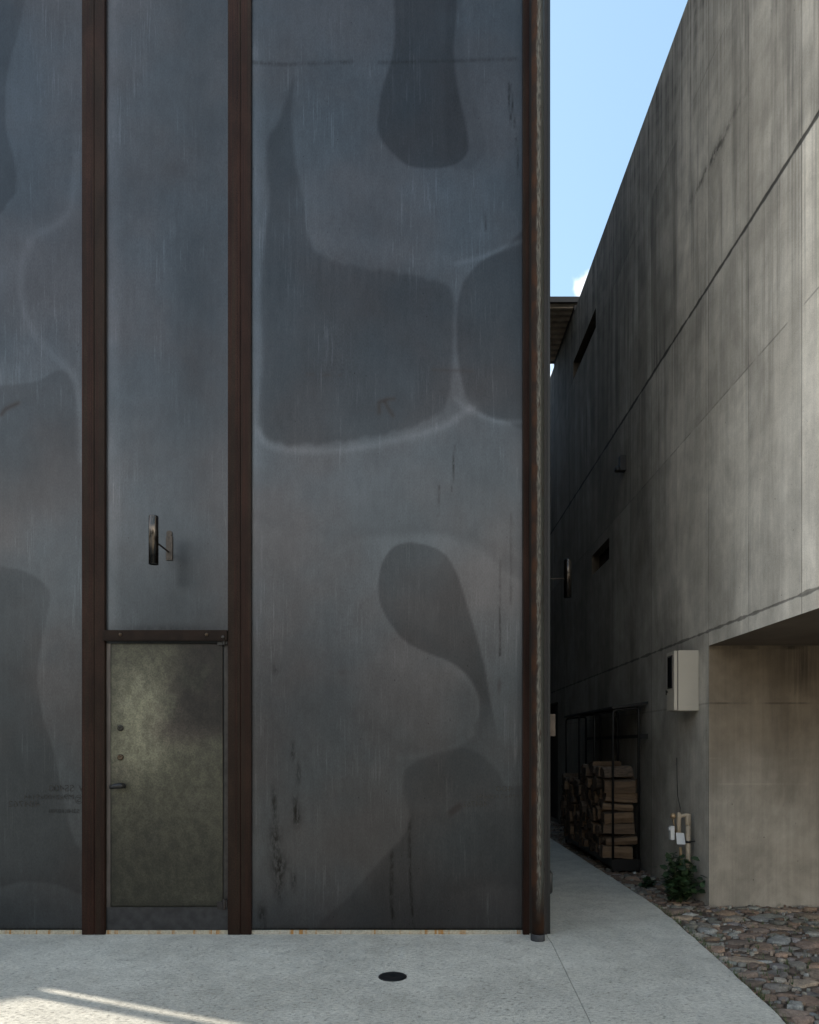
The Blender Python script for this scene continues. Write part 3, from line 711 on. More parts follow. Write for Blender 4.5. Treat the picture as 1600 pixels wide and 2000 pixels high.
# header: folded angle with bolts
HZ0, HZ1 = EYE-(1250-HY)/S, EYE-(1231-HY)/S
bm = bmesh.new()
box(bm, X(203.5), X(444.3), YP-0.050, YP-0.042, HZ0, HZ1); box(bm, X(203.5), X(444.3), YP-0.0415, YP-0.001, HZ1-0.008, HZ1-0.001)
box(bm, X(202.5), X(444.3), YP-0.058, YP-0.030, HZ0-0.009, HZ0-0.001)
HD = sb(mesh_obj('door_header', bm, simple('header_steel', (0.013, 0.0075, 0.005), 0.7, 0.0, 0.25, 9, spec=0.15), SB, bevel=0.0012))
for bx_, bz_, mm in ((237, 1240, LOCKB), (405, 1240, LOCKB), (437, 1245, EDGE)):
    bm = bmesh.new(); lathe(bm, (X(bx_), YP-0.050, EYE-(bz_-HY)/S), [(0.013, 0.0), (0.013, -0.006), (0.010, -0.009), (0.004, -0.010)], 12, 'Y')
    mesh_obj('bolt', bm, mm, HD)
# hinges on pivots
for zc, hh in ((EYE-(1254-HY)/S, 0.05), (EYE-(1767-HY)/S, 0.085)):
    bm = bmesh.new()
    tube(bm, [(X(437.5), YD-0.016, zc-hh/2), (X(437.5), YD-0.016, zc+hh/2)], 0.012, 14)
    box(bm, X(424), X(436), YD-0.012, YD-0.001, zc-hh*0.45, zc+hh*0.25)
    box(bm, X(438), X(444), YD-0.014, YD-0.002, zc-hh*0.3, zc+hh*0.4)
    sb(mesh_obj('hinge', bm, BLACK if hh < 0.06 else DKBROWN, SB, bevel=0.001))
for l_ in (l1, l2, l3): pass

# stamped mill marks, reversed on the plate
MARK = simple('faded_mark', (0.034, 0.033, 0.032), 0.7, 0.0, 0.3, 60, spec=0.15)
MARKP = simple('pale_mark', (0.038, 0.036, 0.032), 0.7, 0.0, 0.3, 60, spec=0.2)
def mark(txt, px_right, py_mid, hpx, wpx, mat, parent=SB):
    cu = bpy.data.curves.new('mill_mark', 'FONT'); cu.body = txt; cu.size = 1.0
    tmp = bpy.data.objects.new('tmp', cu); COL.objects.link(tmp)
    dg = bpy.context.evaluated_depsgraph_get(); me = bpy.data.meshes.new_from_object(tmp.evaluated_get(dg))
    bpy.data.objects.remove(tmp)
    xs = [v.co.x for v in me.vertices]; ysv = [v.co.y for v in me.vertices]
    w, h_ = max(xs)-min(xs), max(ysv)-min(ysv); x0, y0 = min(xs), min(ysv)
    for v in me.vertices:
        u = (v.co.x-x0)/w*wpx/S; t = (v.co.y-y0)/h_*hpx/S
        v.co = Vector((X(px_right)-u, YP-0.0022, EYE-(py_mid-HY)/S-hpx/S/2+t))
    me.name = 'mill_mark'; me.materials.clear(); me.materials.append(mat)
    o = bpy.data.objects.new('mill_mark', me); link(o, parent); sb(o); return o
mark('SS400', 140, 1540, 13, 49, MARK); mark('M9x2100x9144', 140, 1557, 9.5, 98, MARK); mark('484762', 73, 1571, 12, 62, MARK)
mark('S3HK10700', 151, 1585, 8, 60, MARK); mark('V', 159.5, 1540, 12, 10, MARK); mark('S', 153.5, 1562, 10, 7, MARK)
bm = bmesh.new()
n_ = 28; cx_, cz_ = X(150.5), EYE-(1562-HY)/S
ri = [[bm.verts.new((cx_+math.cos(a*2*math.pi/n_)*rr*0.85, YP-0.0022, cz_+math.sin(a*2*math.pi/n_)*rr)) for a in range(n_)] for rr in (0.036, 0.032)]
for j in range(n_): bm.faces.new((ri[0][j], ri[0][(j+1) % n_], ri[1][(j+1) % n_], ri[1][j]))
sb(mesh_obj('mill_mark', bm, MARK, SB))
mark('400', 1004, 1541, 10, 34, MARKP); mark('M9x2100x91', 1014, 1556, 8, 82, MARKP); mark('484762', 953, 1571, 11, 48, MARKP)

# ================================================================== downpipes
def downpipe(cx_, cy_, label):
    t = thing('downpipe', label, 'pipe', 'steel downpipes at the building corners', (cx_, cy_, 0))
    bm = bmesh.new(); r_ = 0.0485
    tube(bm, [(0, 0, 0.048)]+[(0, 0, z) for z in np.arange(0.5, H+0.3, 0.5)], r_, 28)
    mesh_obj('pipe', bm, PIPE, t)
    bm = bmesh.new(); tube(bm, [(0, 0, -0.005), (0, 0, 0.050)], 0.054, 28)
    mesh_obj('foot', bm, simple('grey_foot', (0.03, 0.032, 0.036), 0.6, 0.2, .3, 30), t, bevel=0.003)
    for z in (8.6, 11.2):
        bm = bmesh.new(); box(bm, -0.012, 0.012, 0.045, D-cy_-0.001, z, z+0.04)
        mesh_obj('bracket', bm, DKBROWN, t)
    return t
downpipe((1050.5-CX)/S*0.974, D*0.974, 'rust streaked grey steel downpipe standing at the right corner of the steel facade')
downpipe(XL+0.085, D*0.974, 'steel downpipe at the far left corner of the steel facade, outside the view')

# ================================================================== wall lamps
LAMPM = None
q = M('brushed_lamp'); nl = q.noise(1, 4, 0.6, sc=(90, 90, 3))
q.set(col=q.mix(q.ramp(nl, .3, .7), (0.055, 0.053, 0.053), (0.12, 0.10, 0.082)), metal=1.0, rough=0.24); LAMPM = q.m
PLATEM = simple('worn_bracket', (0.055, 0.043, 0.034), 0.6, 0.3, 0.3, 30)
def lamp(wall, out_dir, L, hgt, label, drop=0.0):
    """wall: point where the arm leaves the wall plate; out_dir: unit vector away from the wall"""
    t = thing('wall_lamp', label, 'wall lamp', 'cylinder wall lamps of the steel building', wall)
    o_ = Vector(out_dir); s_ = Vector((o_.y, -o_.x, 0))
    c = o_*L
    bm = bmesh.new()
    lathe(bm, c, [(0.030, -hgt/2+0.004), (0.0345, -hgt/2), (0.0345, hgt/2-0.003), (0.032, hgt/2), (0.030, hgt/2), (0.030, hgt/2-0.02)], 32)
    for f_ in bm.faces: f_.smooth = len(f_.verts) == 4
    mesh_obj('lamp_cylinder', bm, LAMPM, t)
    bm = bmesh.new(); tube(bm, [o_*0.004, o_*(L-0.03)], 0.0065, 12)
    mesh_obj('arm', bm, PLATEM if o_.x > 0.5 else DKBROWN, t)
    bm = bmesh.new()
    a0, a1 = -0.030, 0.020
    p = [s_*a for a in (a0, a1)]
    vv = []
    for d_ in (0.0, 0.009):
        for (a, z) in ((a0, -0.065), (a1, -0.065), (a1, 0.125), (a0, 0.125)):
            vv.append(bm.verts.new(s_*a+o_*d_+Vector((0, 0, z))))
    for f_ in ((0,1,2,3),(7,6,5,4),(0,4,5,1),(1,5,6,2),(2,6,7,3),(3,7,4,0)): bm.faces.new([vv[i] for i in f_])
    # keyhole tab at the top of the bracket
    cc = s_*(a0+a1)*0.5+Vector((0, 0, 0.145)); ring = []
    for d_ in (0.0, 0.008): ring.append([bm.verts.new(cc+s_*math.cos(j*math.pi/8)*0.023+Vector((0, 0, math.sin(j*math.pi/8)*0.023))+o_*d_) for j in range(16)])
    bm.faces.new(ring[0][::-1]); bm.faces.new(ring[1])
    for j in range(16): bm.faces.new((ring[0][j], ring[0][(j+1) % 16], ring[1][(j+1) % 16], ring[1][j]))
    bmesh.ops.recalc_face_normals(bm, faces=bm.faces)
    mesh_obj('wall_bracket', bm, PLATEM, t, bevel=0.001)
    for z in (-0.05, 0.11):
        bm = bmesh.new(); tube(bm, [s_*0.0+o_*0.009+Vector((0, 0, z)), s_*0.0+o_*0.013+Vector((0, 0, z))], 0.004, 10); mesh_obj('screw', bm, EDGE, t)
    return t
k1 = 0.948
wl = Vector(((327-CX)/S, YP-0.002, EYE-(1076-HY)/S))
lamp(wl, (0, -1, 0), YP-D*k1, 94*k1/S, 'slim grey cylinder lamp on a thin arm above the steel door')
kk = 1.20
lamp(Vector((1.060, D*kk, EYE-(1130-HY)/S*kk)), (1, 0, 0), (1109-CX)/S*kk-1.060, 74*kk/S, 'dark cylinder lamp jutting into the shaded passage from the side of the steel building')

# junction box and conduit on the passage side
kb = 1.05
t = thing('junction_box', 'brown rectangular box with a conduit below it at the edge of the dark passage', 'junction box', None, (1.058, D*kb, EYE-(1438-HY)/S*kb))
bm = bmesh.new(); xo = (1083.5-CX)/S*kb-1.058; zt = 43/S*kb
box(bm, 0.002, xo, -0.03, 0.09, 0, zt); mesh_obj('box', bm, simple('tan_box', (0.10, 0.072, 0.05), 0.55, 0.1, .25, 20), t, bevel=0.003)
bm = bmesh.new(); xc = 0.030; tube(bm, [(xc, 0.0, -0.002), (xc, 0.0, -1.12)], 0.0095, 12); mesh_obj('conduit', bm, simple('conduit_metal', (0.06, 0.055, 0.05), .45, .5), t)
bm = bmesh.new(); tube(bm, [(xc+0.005, 0, -1.10), (xc+0.005, 0, -1.125), (xc+0.005, 0, -1.27), (xc+0.005, 0, -1.29)], [0.016, 0.030, 0.030, 0.02], 14); mesh_obj('sleeve', bm, BLACK, t)
bm = bmesh.new(); tube(bm, [(xc-0.004, 0, -1.285), (xc-0.004, 0, -1.535)], 0.020, 12); mesh_obj('pipe_end', bm, BLACK, t)

# floor drain
t = thing('floor_drain', 'small round black drain cover set in the pale pavement', 'drain cover', None, (X(767)*0.819, D*0.819, 0))
bm = bmesh.new(); lathe(bm, (0, 0, 0), [(0.091, -0.006), (0.091, 0.002), (0.085, 0.0035), (0.084, 0.001)], 40)
mesh_obj('frame', bm, BLACK, t)
bm = bmesh.new(); lathe(bm, (0, 0, 0.0012), [(0.082, 0), (0.082, 0.001), (0.076, 0.0022), (0.02, 0.003), (0.018, 0.0015), (0.004, 0.0015)], 40)
mesh_obj('cover', bm, simple('drain_iron', (0.016, 0.017, 0.019), 0.42, 0.5), t)

# ================================================================== CONCRETE BUILDING
WX = (1385-CX)/S*1.198; YC = D*1.198; ZS = 2.416; ZT = 9.0
CB = thing('concrete_building', 'tall raw concrete building whose upper floors overhang a recess on the right', 'building', None, (WX, YC, 0))
def cb(o): o.matrix_parent_inverse = Matrix.Translation(-Vector(CB.location)); return o
YN, YF = 1.6, 16.5
SLITS = [(D*1.950, D*2.229, 7.86, 8.155), (D*1.816, D*1.996, 4.13, 4.435)]
DOORWAY = (D*2.47, D*2.72, 0.0, 2.33)
holes = SLITS+[DOORWAY]
ybr = sorted({YN, YC, YF, *[h_[0] for h_ in holes], *[h_[1] for h_ in holes]})
zbr = sorted({-0.1, ZS, ZT, *[h_[2] for h_ in holes], *[h_[3] for h_ in holes]})
bm = bmesh.new(); vc = {}
def vx(x, y, z):
    key = (round(x, 4), round(y, 4), round(z, 4))
    if key not in vc: vc[key] = bm.verts.new(key)
    return vc[key]
def inhole(y, z): return any(h_[0] < y < h_[1] and h_[2] < z < h_[3] for h_ in holes)
for y0, y1 in zip(ybr[:-1], ybr[1:]):
    for z0, z1 in zip(zbr[:-1], zbr[1:]):
        ym, zm = (y0+y1)/2, (z0+z1)/2
        if zm < ZS and ym < YC: continue
        if inhole(ym, zm): continue
        bm.faces.new((vx(WX, y0, z0), vx(WX, y0, z1), vx(WX, y1, z1), vx(WX, y1, z0)))
for (y0, y1, z0, z1) in holes:
    dx = 0.14
    for quad in (((WX, y0, z0), (WX+dx, y0, z0), (WX+dx, y0, z1), (WX, y0, z1)), ((WX, y1, z0), (WX, y1, z1), (WX+dx, y1, z1), (WX+dx, y1, z0)),
                 ((WX, y0, z0), (WX, y1, z0), (WX+dx, y1, z0), (WX+dx, y0, z0)), ((WX, y0, z1), (WX+dx, y0, z1), (WX+dx, y1, z1), (WX, y1, z1))):
        bm.faces.new([bm.verts.new(p_) for p_ in quad]).material_index = 1
XR = 9.5
bm.faces.new([bm.verts.new(p_) for p_ in ((WX, YN, ZS), (XR, YN, ZS), (XR, YN, ZT), (WX, YN, ZT))])
bm.faces.new([bm.verts.new(p_) for p_ in ((WX, YN, ZT), (XR, YN, ZT), (XR, YF, ZT), (WX, YF, ZT))])
bm.faces.new([bm.verts.new(p_) for p_ in ((WX, YF, -.1), (WX, YF, ZT), (XR, YF, ZT), (XR, YF, -.1))])
bm.faces.new([bm.verts.new(p_) for p_ in ((XR, YN, ZS), (XR, YF, ZS), (XR, YF, ZT), (XR, YN, ZT))])
cb(mesh_obj('wall', bm, [CONC, simple('dark_reveal', (0.07, 0.055, 0.04), .9)], CB))  # inner faces of the openings darker and browner than the wall
bm = bmesh.new()
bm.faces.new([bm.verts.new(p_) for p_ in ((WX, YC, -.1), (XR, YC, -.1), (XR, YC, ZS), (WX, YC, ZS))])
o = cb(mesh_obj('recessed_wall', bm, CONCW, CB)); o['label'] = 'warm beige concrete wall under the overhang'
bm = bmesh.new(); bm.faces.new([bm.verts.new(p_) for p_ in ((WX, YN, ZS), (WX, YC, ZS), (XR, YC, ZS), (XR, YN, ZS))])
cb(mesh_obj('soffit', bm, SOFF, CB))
GLASS = simple('dark_glass', (0.008, 0.008, 0.009), 0.25, 0.0)
for (y0, y1, z0, z1) in SLITS:
    w_ = cb(boxes('window', [(WX+0.12, WX+0.138, y0+0.001, y1-0.001, z0+0.001, z1-0.001)], GLASS, CB))
cb(boxes('door', [(WX+0.12, WX+0.138, DOORWAY[0]+.001, DOORWAY[1]-.001, 0, DOORWAY[3]-.001)], BLACK, CB))

t = thing('added_end_wall', 'unseen concrete wall added to block light at the far end of the passage', 'wall', None, (2, 17.3, 0))
boxes('added_wall_body', [(-7, 9, 0, 0.3, -0.1, 8.8)], CONC, t)  # unseen wall added to keep skylight out of the passage

# canopy bridging the passage
bm = bmesh.new(); kz = 9.16
y0c, y1c = D*2.23, D*2.56; n_ = 10; pitch = (y1c-y0c)/n_
prof = []
for i in range(n_):
    b0 = y0c+i*pitch; prof += [(b0, kz+0.10), (b0+pitch*0.42, kz+0.10), (b0+pitch*0.50, kz), (b0+pitch*0.92, kz)]
prof.append((y1c, kz+0.10))
lo = [[bm.verts.new((x_, y_, z_)) for y_, z_ in prof] for x_ in (1.05, 3.0)]
hi = [[bm.verts.new((x_, y_, z_+0.004)) for y_, z_ in prof] for x_ in (1.05, 3.0)]
for i in range(len(prof)-1):
    bm.faces.new((lo[0][i], lo[0][i+1], lo[1][i+1], lo[1][i])); bm.faces.new((hi[0][i], hi[1][i], hi[1][i+1], hi[0][i+1]))
CAN = thing('passage_canopy', 'dark corrugated metal roof bridging the passage high between the two buildings', 'canopy', None, (1.9, y0c, kz))
def cn(o): o.matrix_parent_inverse = Matrix.Translation(-Vector(CAN.location)); return o
cn(mesh_obj('corrugated_sheet', bm, simple('deck_metal', (0.36, 0.30, 0.24), 0.6, 0.2, .25, 6), CAN))
cn(boxes('fascia', [(1.05, 3.0, y0c-0.05, y0c-0.002, kz+0.02, kz+0.115)], DKBROWN, CAN))
cn(boxes('rear_beam', [(1.05, 3.0, y1c+0.002, y1c+0.06, kz-0.01, kz+0.14)], DKBROWN, CAN))
cn(boxes('packing', [(WX+0.02, 2.99, y0c, y1c, ZT+0.001, kz-0.001)], DKBROWN, CAN))

# ================================================================== utility box on the wall
zb0, zb1 = EYE-(1388-HY)/S*1.241, EYE-(1270-HY)/S*1.241
yb0, yb1 = D*1.241, D*1.279; xb = (1317-CX)/S*1.241
t = thing('utility_box', 'cream metal utility box with a dark glazed window on the concrete wall', 'utility box', None, (WX, yb0, zb0))
CREAM = simple('cream_enamel', (0.42, 0.375, 0.31), 0.4, 0.0, 0.04, 3)
w = WX-xb; hgt = zb1-zb0; dp = yb1-yb0
boxes('box_body', [(-w+0.040, -0.001, 0.0, dp, 0, hgt)], CREAM, t, bevel=0.004)
dr = boxes('box_door', [(-w, -w+0.033, 0.002, dp-0.001, 0.004, hgt-0.004)], CREAM, t, bevel=0.004)
boxes('gasket', [(-w+0.031, -w+0.042, 0.008, dp-0.006, 0.008, hgt-0.008)], BLACK, t)
boxes('window_frame', [(-w-0.006, -w+0.001, 0.045, dp-0.035, hgt*0.38, hgt*0.93)], BLACK, dr, bevel=0.002)
boxes('window_pane', [(-w-0.008, -w-0.0065, 0.058, dp-0.048, hgt*0.41, hgt*0.90)], GLASS, dr)
bm = bmesh.new(); tube(bm, [(-w-0.001, dp-0.03, hgt*0.33), (-w-0.012, dp-0.03, hgt*0.33)], 0.009, 12); box(bm, -w-0.018, -w-0.010, dp-0.036, dp-0.026, hgt*0.28, hgt*0.36)
mesh_obj('handle', bm, LAMPM, dr)

# small black floodlight
kf = 1.674; fz = EYE-(907-HY)/S*kf
t = thing('floodlight', 'small black floodlight fixed high on the concrete wall', 'floodlight', None, (WX, D*kf, fz))
bm = bmesh.new(); box(bm, -0.082, -0.002, -0.04, 0.05, -0.09, 0.11); mesh_obj('back_box', bm, BLACK, t, bevel=0.006)
bm = bmesh.new(); lathe(bm, (-0.105, 0.01, -0.055), [(0.018, 0.035), (0.035, 0.01), (0.040, -0.03), (0.036, -0.035)], 18); mesh_obj('head', bm, BLACK, t)

# ================================================================== firewood rack
RX0, RX1 = 2.335, 2.640; RK = [1.515, 1.672, 1.827, 1.985]; RYS = [D*k_ for k_ in RK]
RZ = 1.90
t = thing('firewood_rack', 'tall black steel rack of bent bars holding firewood against the concrete wall', 'rack', None, (RX0, RYS[0], 0))
def lc(p_): return Vector(p_)-Vector((RX0, RYS[0], 0))
for y in RYS:
    bm = bmesh.new()
    tube(bm, arc([lc((RX0, y, -0.02)), lc((RX0, y, RZ)), lc((RX1, y, RZ+0.03)), lc((RX1, y, -0.02))], 0.05, 6), 0.015, 12)
    mesh_obj('hoop', bm, BLACK, t)
bm = bmesh.new()
for z_ in (0.10, ):
    for x_ in (RX0, RX1): box(bm, x_-RX0-0.018, x_-RX0+0.018, -0.02, RYS[-1]-RYS[0]+0.02, z_-0.06, z_+0.035)
box(bm, -0.015, RX1-RX0+0.015, -0.014, 0.014, -0.0, 0.135)
box(bm, 0.02, RX1-RX0-0.02, 0.02, RYS[-1]-RYS[0]-0.02, 0.10, 0.125)
mesh_obj('base_frame', bm, BLACK, t)
bm = bmesh.new()
vv = [lc(p_) for p_ in ((RX0-0.02, RYS[0]-0.05, RZ+0.012), (WX-0.01, RYS[0]-0.05, RZ+0.07), (WX-0.01, RYS[-1]+0.05, RZ+0.07), (RX0-0.02, RYS[-1]+0.05, RZ+0.012))]
lo_ = [bm.verts.new(p_) for p_ in vv]; hi_ = [bm.verts.new(p_+Vector((0, 0, 0.03))) for p_ in vv]
bm.faces.new(lo_[::-1]); bm.faces.new(hi_)
for i in range(4): bm.faces.new((lo_[i], lo_[(i+1) % 4], hi_[(i+1) % 4], hi_[i]))
mesh_obj('top_cover', bm, BLACK, t)
bm = bmesh.new()
box(bm, RX1-RX0+0.01, WX-RX0-0.002, -0.02, 0.02, 1.56, 1.62); box(bm, RX1-RX0-0.01, RX1-RX0+0.012, 0, RYS[-1]-RYS[0], 1.57, 1.61)
mesh_obj('wall_brace', bm, BLACK, t)

# logs: split firewood, axis along X
q = M('split_wood'); g1 = q.noise(1, 5, 0.6, v=q.n('ShaderNodeTexCoord').outputs['Object'], sc=(4, 45, 45)); oi = q.n('ShaderNodeObjectInfo').outputs['Random']
q.set(col=q.scale(q.mix(q.ramp(g1, .3, .7), (0.105, 0.062, 0.034), (0.18, 0.113, 0.063)), q.ramp(oi, 0, 1, .75, 1.15)), rough=0.8, normal=q.bump(g1, .5, .004)); WOOD = q.m
q = M('bark'); g1 = q.noise(1, 5, .7, v=q.n('ShaderNodeTexCoord').outputs['Object'], sc=(14, 60, 60))
q.set(col=q.mix(q.ramp(g1, .3, .7), (0.05, 0.034, 0.024), (0.14, 0.10, 0.07)), rough=0.95, normal=q.bump(g1, .9, .008)); BARK = q.m
q = M('log_end'); g1 = q.noise(40, 4); oi = q.n('ShaderNodeObjectInfo').outputs['Random']
q.set(col=q.scale(q.mix(q.ramp(g1, .3, .7), (0.040, 0.026, 0.017), (0.085, 0.056, 0.037)), q.ramp(oi, 0, 1, .5, 1.25)), rough=0.9, normal=q.bump(g1, .5, .003)); LEND = q.m
def log_mesh(seed):
    r3 = random.Random(seed); bm = bmesh.new(); L_ = 0.37+r3.uniform(-.03, .03); R_ = r3.uniform(0.058, 0.078)
    kind = seed % 4
    if kind == 0: sec = [(math.cos(a)*R_, math.sin(a)*R_, 1) for a in np.linspace(0, 2*math.pi, 13)[:-1]]
    elif kind == 1:   # half round
        sec = [(math.cos(a)*R_*1.15, math.sin(a)*R_*1.15-R_*0.45, 1) for a in np.linspace(0, math.pi, 8)]+[(-R_*0.4, -R_*0.5, 0), (R_*0.4, -R_*0.42, 0)]
    elif kind == 2:   # quarter wedge
        sec = [(math.cos(a)*R_*1.5-R_*0.5, math.sin(a)*R_*1.5-R_*0.6, 1) for a in np.linspace(0, math.pi/2*1.1, 6)]+[(-R_*0.55, 0, 0), (-R_*0.55, -R_*0.65, 0), (R_*0.2, -R_*0.6, 0)]
    else:             # block
        sec = [(R_*1.1, -R_*0.7, 0), (R_*1.15, R_*0.1, 0), (R_*0.9, R_*0.65, 1), (0.1*R_, R_*0.8, 1), (-R_*0.9, R_*0.7, 1), (-R_*1.1, 0, 0), (-R_, -R_*0.75, 0)]
    sec = [(a*r3.uniform(.92, 1.08), b_*r3.uniform(.92, 1.08), c_) for a, b_, c_ in sec]
    rings = []
    for i in range(6):
        u = -L_/2+L_*i/5; s_ = 1+r3.uniform(-.05, .05)
        rings.append([bm.verts.new((u+(r3.uniform(-.008, .008) if i in (0, 5) else 0), a*s_+r3.uniform(-.003, .003), b_*s_+r3.uniform(-.003, .003))) for a, b_, _ in sec])
    n = len(sec)
    for a, b_ in zip(rings[:-1], rings[1:]):
        for j in range(n):
            f_ = bm.faces.new((a[j], a[(j+1) % n], b_[(j+1) % n], b_[j])); f_.material_index = 1 if sec[j][2] and sec[(j+1) % n][2] else 0
    for rg in (rings[0][::-1], rings[-1]):
        f_ = bm.faces.new(rg); f_.material_index = 2
    bmesh.ops.recalc_face_normals(bm, faces=bm.faces)
    me = bpy.data.meshes.new('firewood_log'); bm.to_mesh(me); bm.free()
    for m_ in (WOOD, BARK, LEND): me.materials.append(m_)
    return me
LOGS = [log_mesh(i) for i in range(12)]
lr = random.Random(21)
y = RYS[0]+0.10; nl_ = 0
cols_ = []
while y < RYS[-1]+0.02:
    cols_.append(y); y += lr.uniform(0.118, 0.142)
names_near = ['pale split log lying lowest at the near end of the rack', 'second pale split log from the bottom at the near end of the rack', 'third pale split log from the bottom at the near end of the rack',
              'fourth pale split log from the bottom at the near end of the rack', 'fifth pale split log from the bottom at the near end of the rack', 'sixth pale split log from the bottom at the near end of the rack',
              'seventh pale split log from the bottom at the near end of the rack', 'second from topmost pale log at the near end of the rack', 'topmost pale split log at the near end of the rack', 'loose top log at the near end']
for ci, yc in enumerate(cols_):
    z_ = 0.127; top_ = (1.28 if ci < 5 else 1.14 if ci < 9 else 1.02)+lr.uniform(-.05, .05); ri_ = 0
    while z_ < top_-0.09:
        hh = lr.uniform(0.100, 0.155) if ci else lr.choice((0.105, 0.15, 0.12, 0.17, 0.10))
        tilt = lr.uniform(-.07, .07)
        if ci == 0: me = LOGS[[3, 7, 11, 3, 7, 2, 11, 1, 5][ri_ % 9]]
        else: me = LOGS[lr.randrange(12)]
        o = bpy.data.objects.new('firewood_log', me); link(o)
        o.location = (RX0+0.10+lr.uniform(-.035, .035), yc+lr.uniform(-.012, .012), z_+hh/2)
        fl = lr.choice((0, math.pi)) if ci else 0
        o.rotation_euler = (lr.uniform(-.25, .25)+(lr.choice((0, math.pi, math.pi/2, -math.pi/2)) if ci and me not in LOGS[3::4] else fl), tilt, lr.uniform(-.10, .10))
        o.scale = (1, 1.0, hh/0.12)
        if ci == 0: tag(o, names_near[min(ri_, 9)], 'log', 'pale split logs at the near end of the rack')
        else: tag(o, 'dark split firewood log packed deep in the rack with its cut end facing the path', 'log', 'firewood logs stacked in the rack')
        z_ += hh*0.97; ri_ += 1

# ================================================================== water standpipe
kp = 1.25; yw = D*kp
def PP(px_, py_, k_=kp): return P(px_, py_, k_)
t = thing('water_standpipe', 'beige plastic standpipe with an elbow and valve rising from the plant', 'standpipe', None, (PP(1342, 1700).x, yw, 0))
o0 = Vector(t.location)
BEIGE = simple('beige_plastic', (0.40, 0.32, 0.23), 0.5, 0.0, .1, 20)
WHITE = simple('white_plastic', (0.50, 0.50, 0.50), 0.4, 0.0, .05, 5)
bm = bmesh.new(); a = PP(1344, 1592)-o0; a.y = 0; a2 = Vector((a.x, 0, -0.03))
tube(bm, [a2, a], 0.0225, 18)
tube(bm, [a+Vector((0, 0, -0.10)), a+Vector((0, 0, -0.09)), a+Vector((0, 0, 0.0)), a+Vector((0, 0, 0.012))], [0.022, 0.028, 0.028, 0.024], 18); mesh_obj('riser', bm, BEIGE, t)
bm = bmesh.new(); b_ = PP(1327, 1600)-o0; b_.y = 0
tube(bm, arc([a+Vector((0, 0, -0.02)), a+Vector((0, 0, 0.004)), b_+Vector((0, 0, 0.03)), b_+Vector((0, 0, -0.02))], 0.03, 6), 0.017, 14); mesh_obj('elbow', bm, BEIGE, t)
bm = bmesh.new(); c0 = PP(1326, 1587)-o0; c0.y = 0; c1 = PP(1326, 1632)-o0; c1.y = 0
tube(bm, [c0, c0+Vector((0, 0, -0.02)), c1], [0.014, 0.02, 0.019], 16); mesh_obj('valve_body', bm, BEIGE, t)
bm = bmesh.new(); h0 = PP(1314, 1593)-o0; h0.y = -0.01
lathe(bm, h0, [(0.012, -0.028), (0.026, -0.02), (0.028, 0.0), (0.020, 0.02), (0.010, 0.026)], 8); mesh_obj('valve_wheel', bm, simple('brass', (0.34, 0.24, 0.14), .4, .4), t)
bm = bmesh.new(); tube(bm, [h0, h0+Vector((0.005, 0, -0.07)), c1+Vector((-0.03, 0, 0.03))], 0.008, 10); mesh_obj('valve_stem', bm, simple('brass_dark', (0.2, 0.14, 0.08), .45, .4), t)
bm = bmesh.new(); d0 = PP(1311, 1625)-o0; d0.y = 0
box(bm, d0.x-0.016, d0.x+0.024, -0.03, 0.02, d0.z-0.075, d0.z+0.06); tube(bm, [d0+Vector((-0.03, -0.005, 0.03)), d0+Vector((-0.008, -0.005, 0.03))], 0.020, 14)
mesh_obj('timer', bm, WHITE, t, bevel=0.004)
bm = bmesh.new(); e0 = PP(1326, 1636)-o0
vv = [Vector((e0.x-0.044, -0.045, e0.z+0.055)), Vector((e0.x+0.034, -0.045, e0.z+0.050)), Vector((e0.x+0.046, -0.048, e0.z-0.060)), Vector((e0.x-0.036, -0.048, e0.z-0.058))]
f0 = [bm.verts.new(p_) for p_ in vv]; f1 = [bm.verts.new(p_+Vector((0, 0.003, 0))) for p_ in vv]
bm.faces.new(f0[::-1]); bm.faces.new(f1)
for i in range(4): bm.faces.new((f0[i], f0[(i+1) % 4], f1[(i+1) % 4], f1[i]))
mesh_obj('tag', bm, simple('white_tag', (0.50, 0.52, 0.55), .5, 0, .04, 4), t)
bm = bmesh.new(); g0 = PP(1329, 1655)-o0; g0.y = 0
tube(bm, [g0, g0+Vector((0.004, 0, -0.08)), g0+Vector((-0.004, 0, -0.2)), g0+Vector((0, 0, -0.45))], 0.013, 12); mesh_obj('supply_hose', bm, simple('ochre_hose', (0.24, 0.16, 0.08), .6), t)
bm = bmesh.new(); cc = PP(1344, 1644)-o0
tube(bm, [Vector((cc.x, 0, cc.z-0.012)), Vector((cc.x, 0, cc.z+0.012))], 0.0255, 16)
tube(bm, [Vector((cc.x+0.02, 0.0, cc.z)), Vector((cc.x+0.075, 0.03, cc.z))], 0.006, 8); mesh_obj('pipe_clamp', bm, EDGE, t)
# thin cable down the wall
bm = bmesh.new(); tube(bm, [P(1322, 1480, 1.30), P(1322.5, 1520, 1.297), P(1324, 1555, 1.29), P(1329, 1580, 1.265), P(1327, 1596, 1.25)], 0.0035, 8)
tag(mesh_obj('cable', bm, BLACK), 'thin black cable hanging down the concrete wall to the standpipe', 'cable')

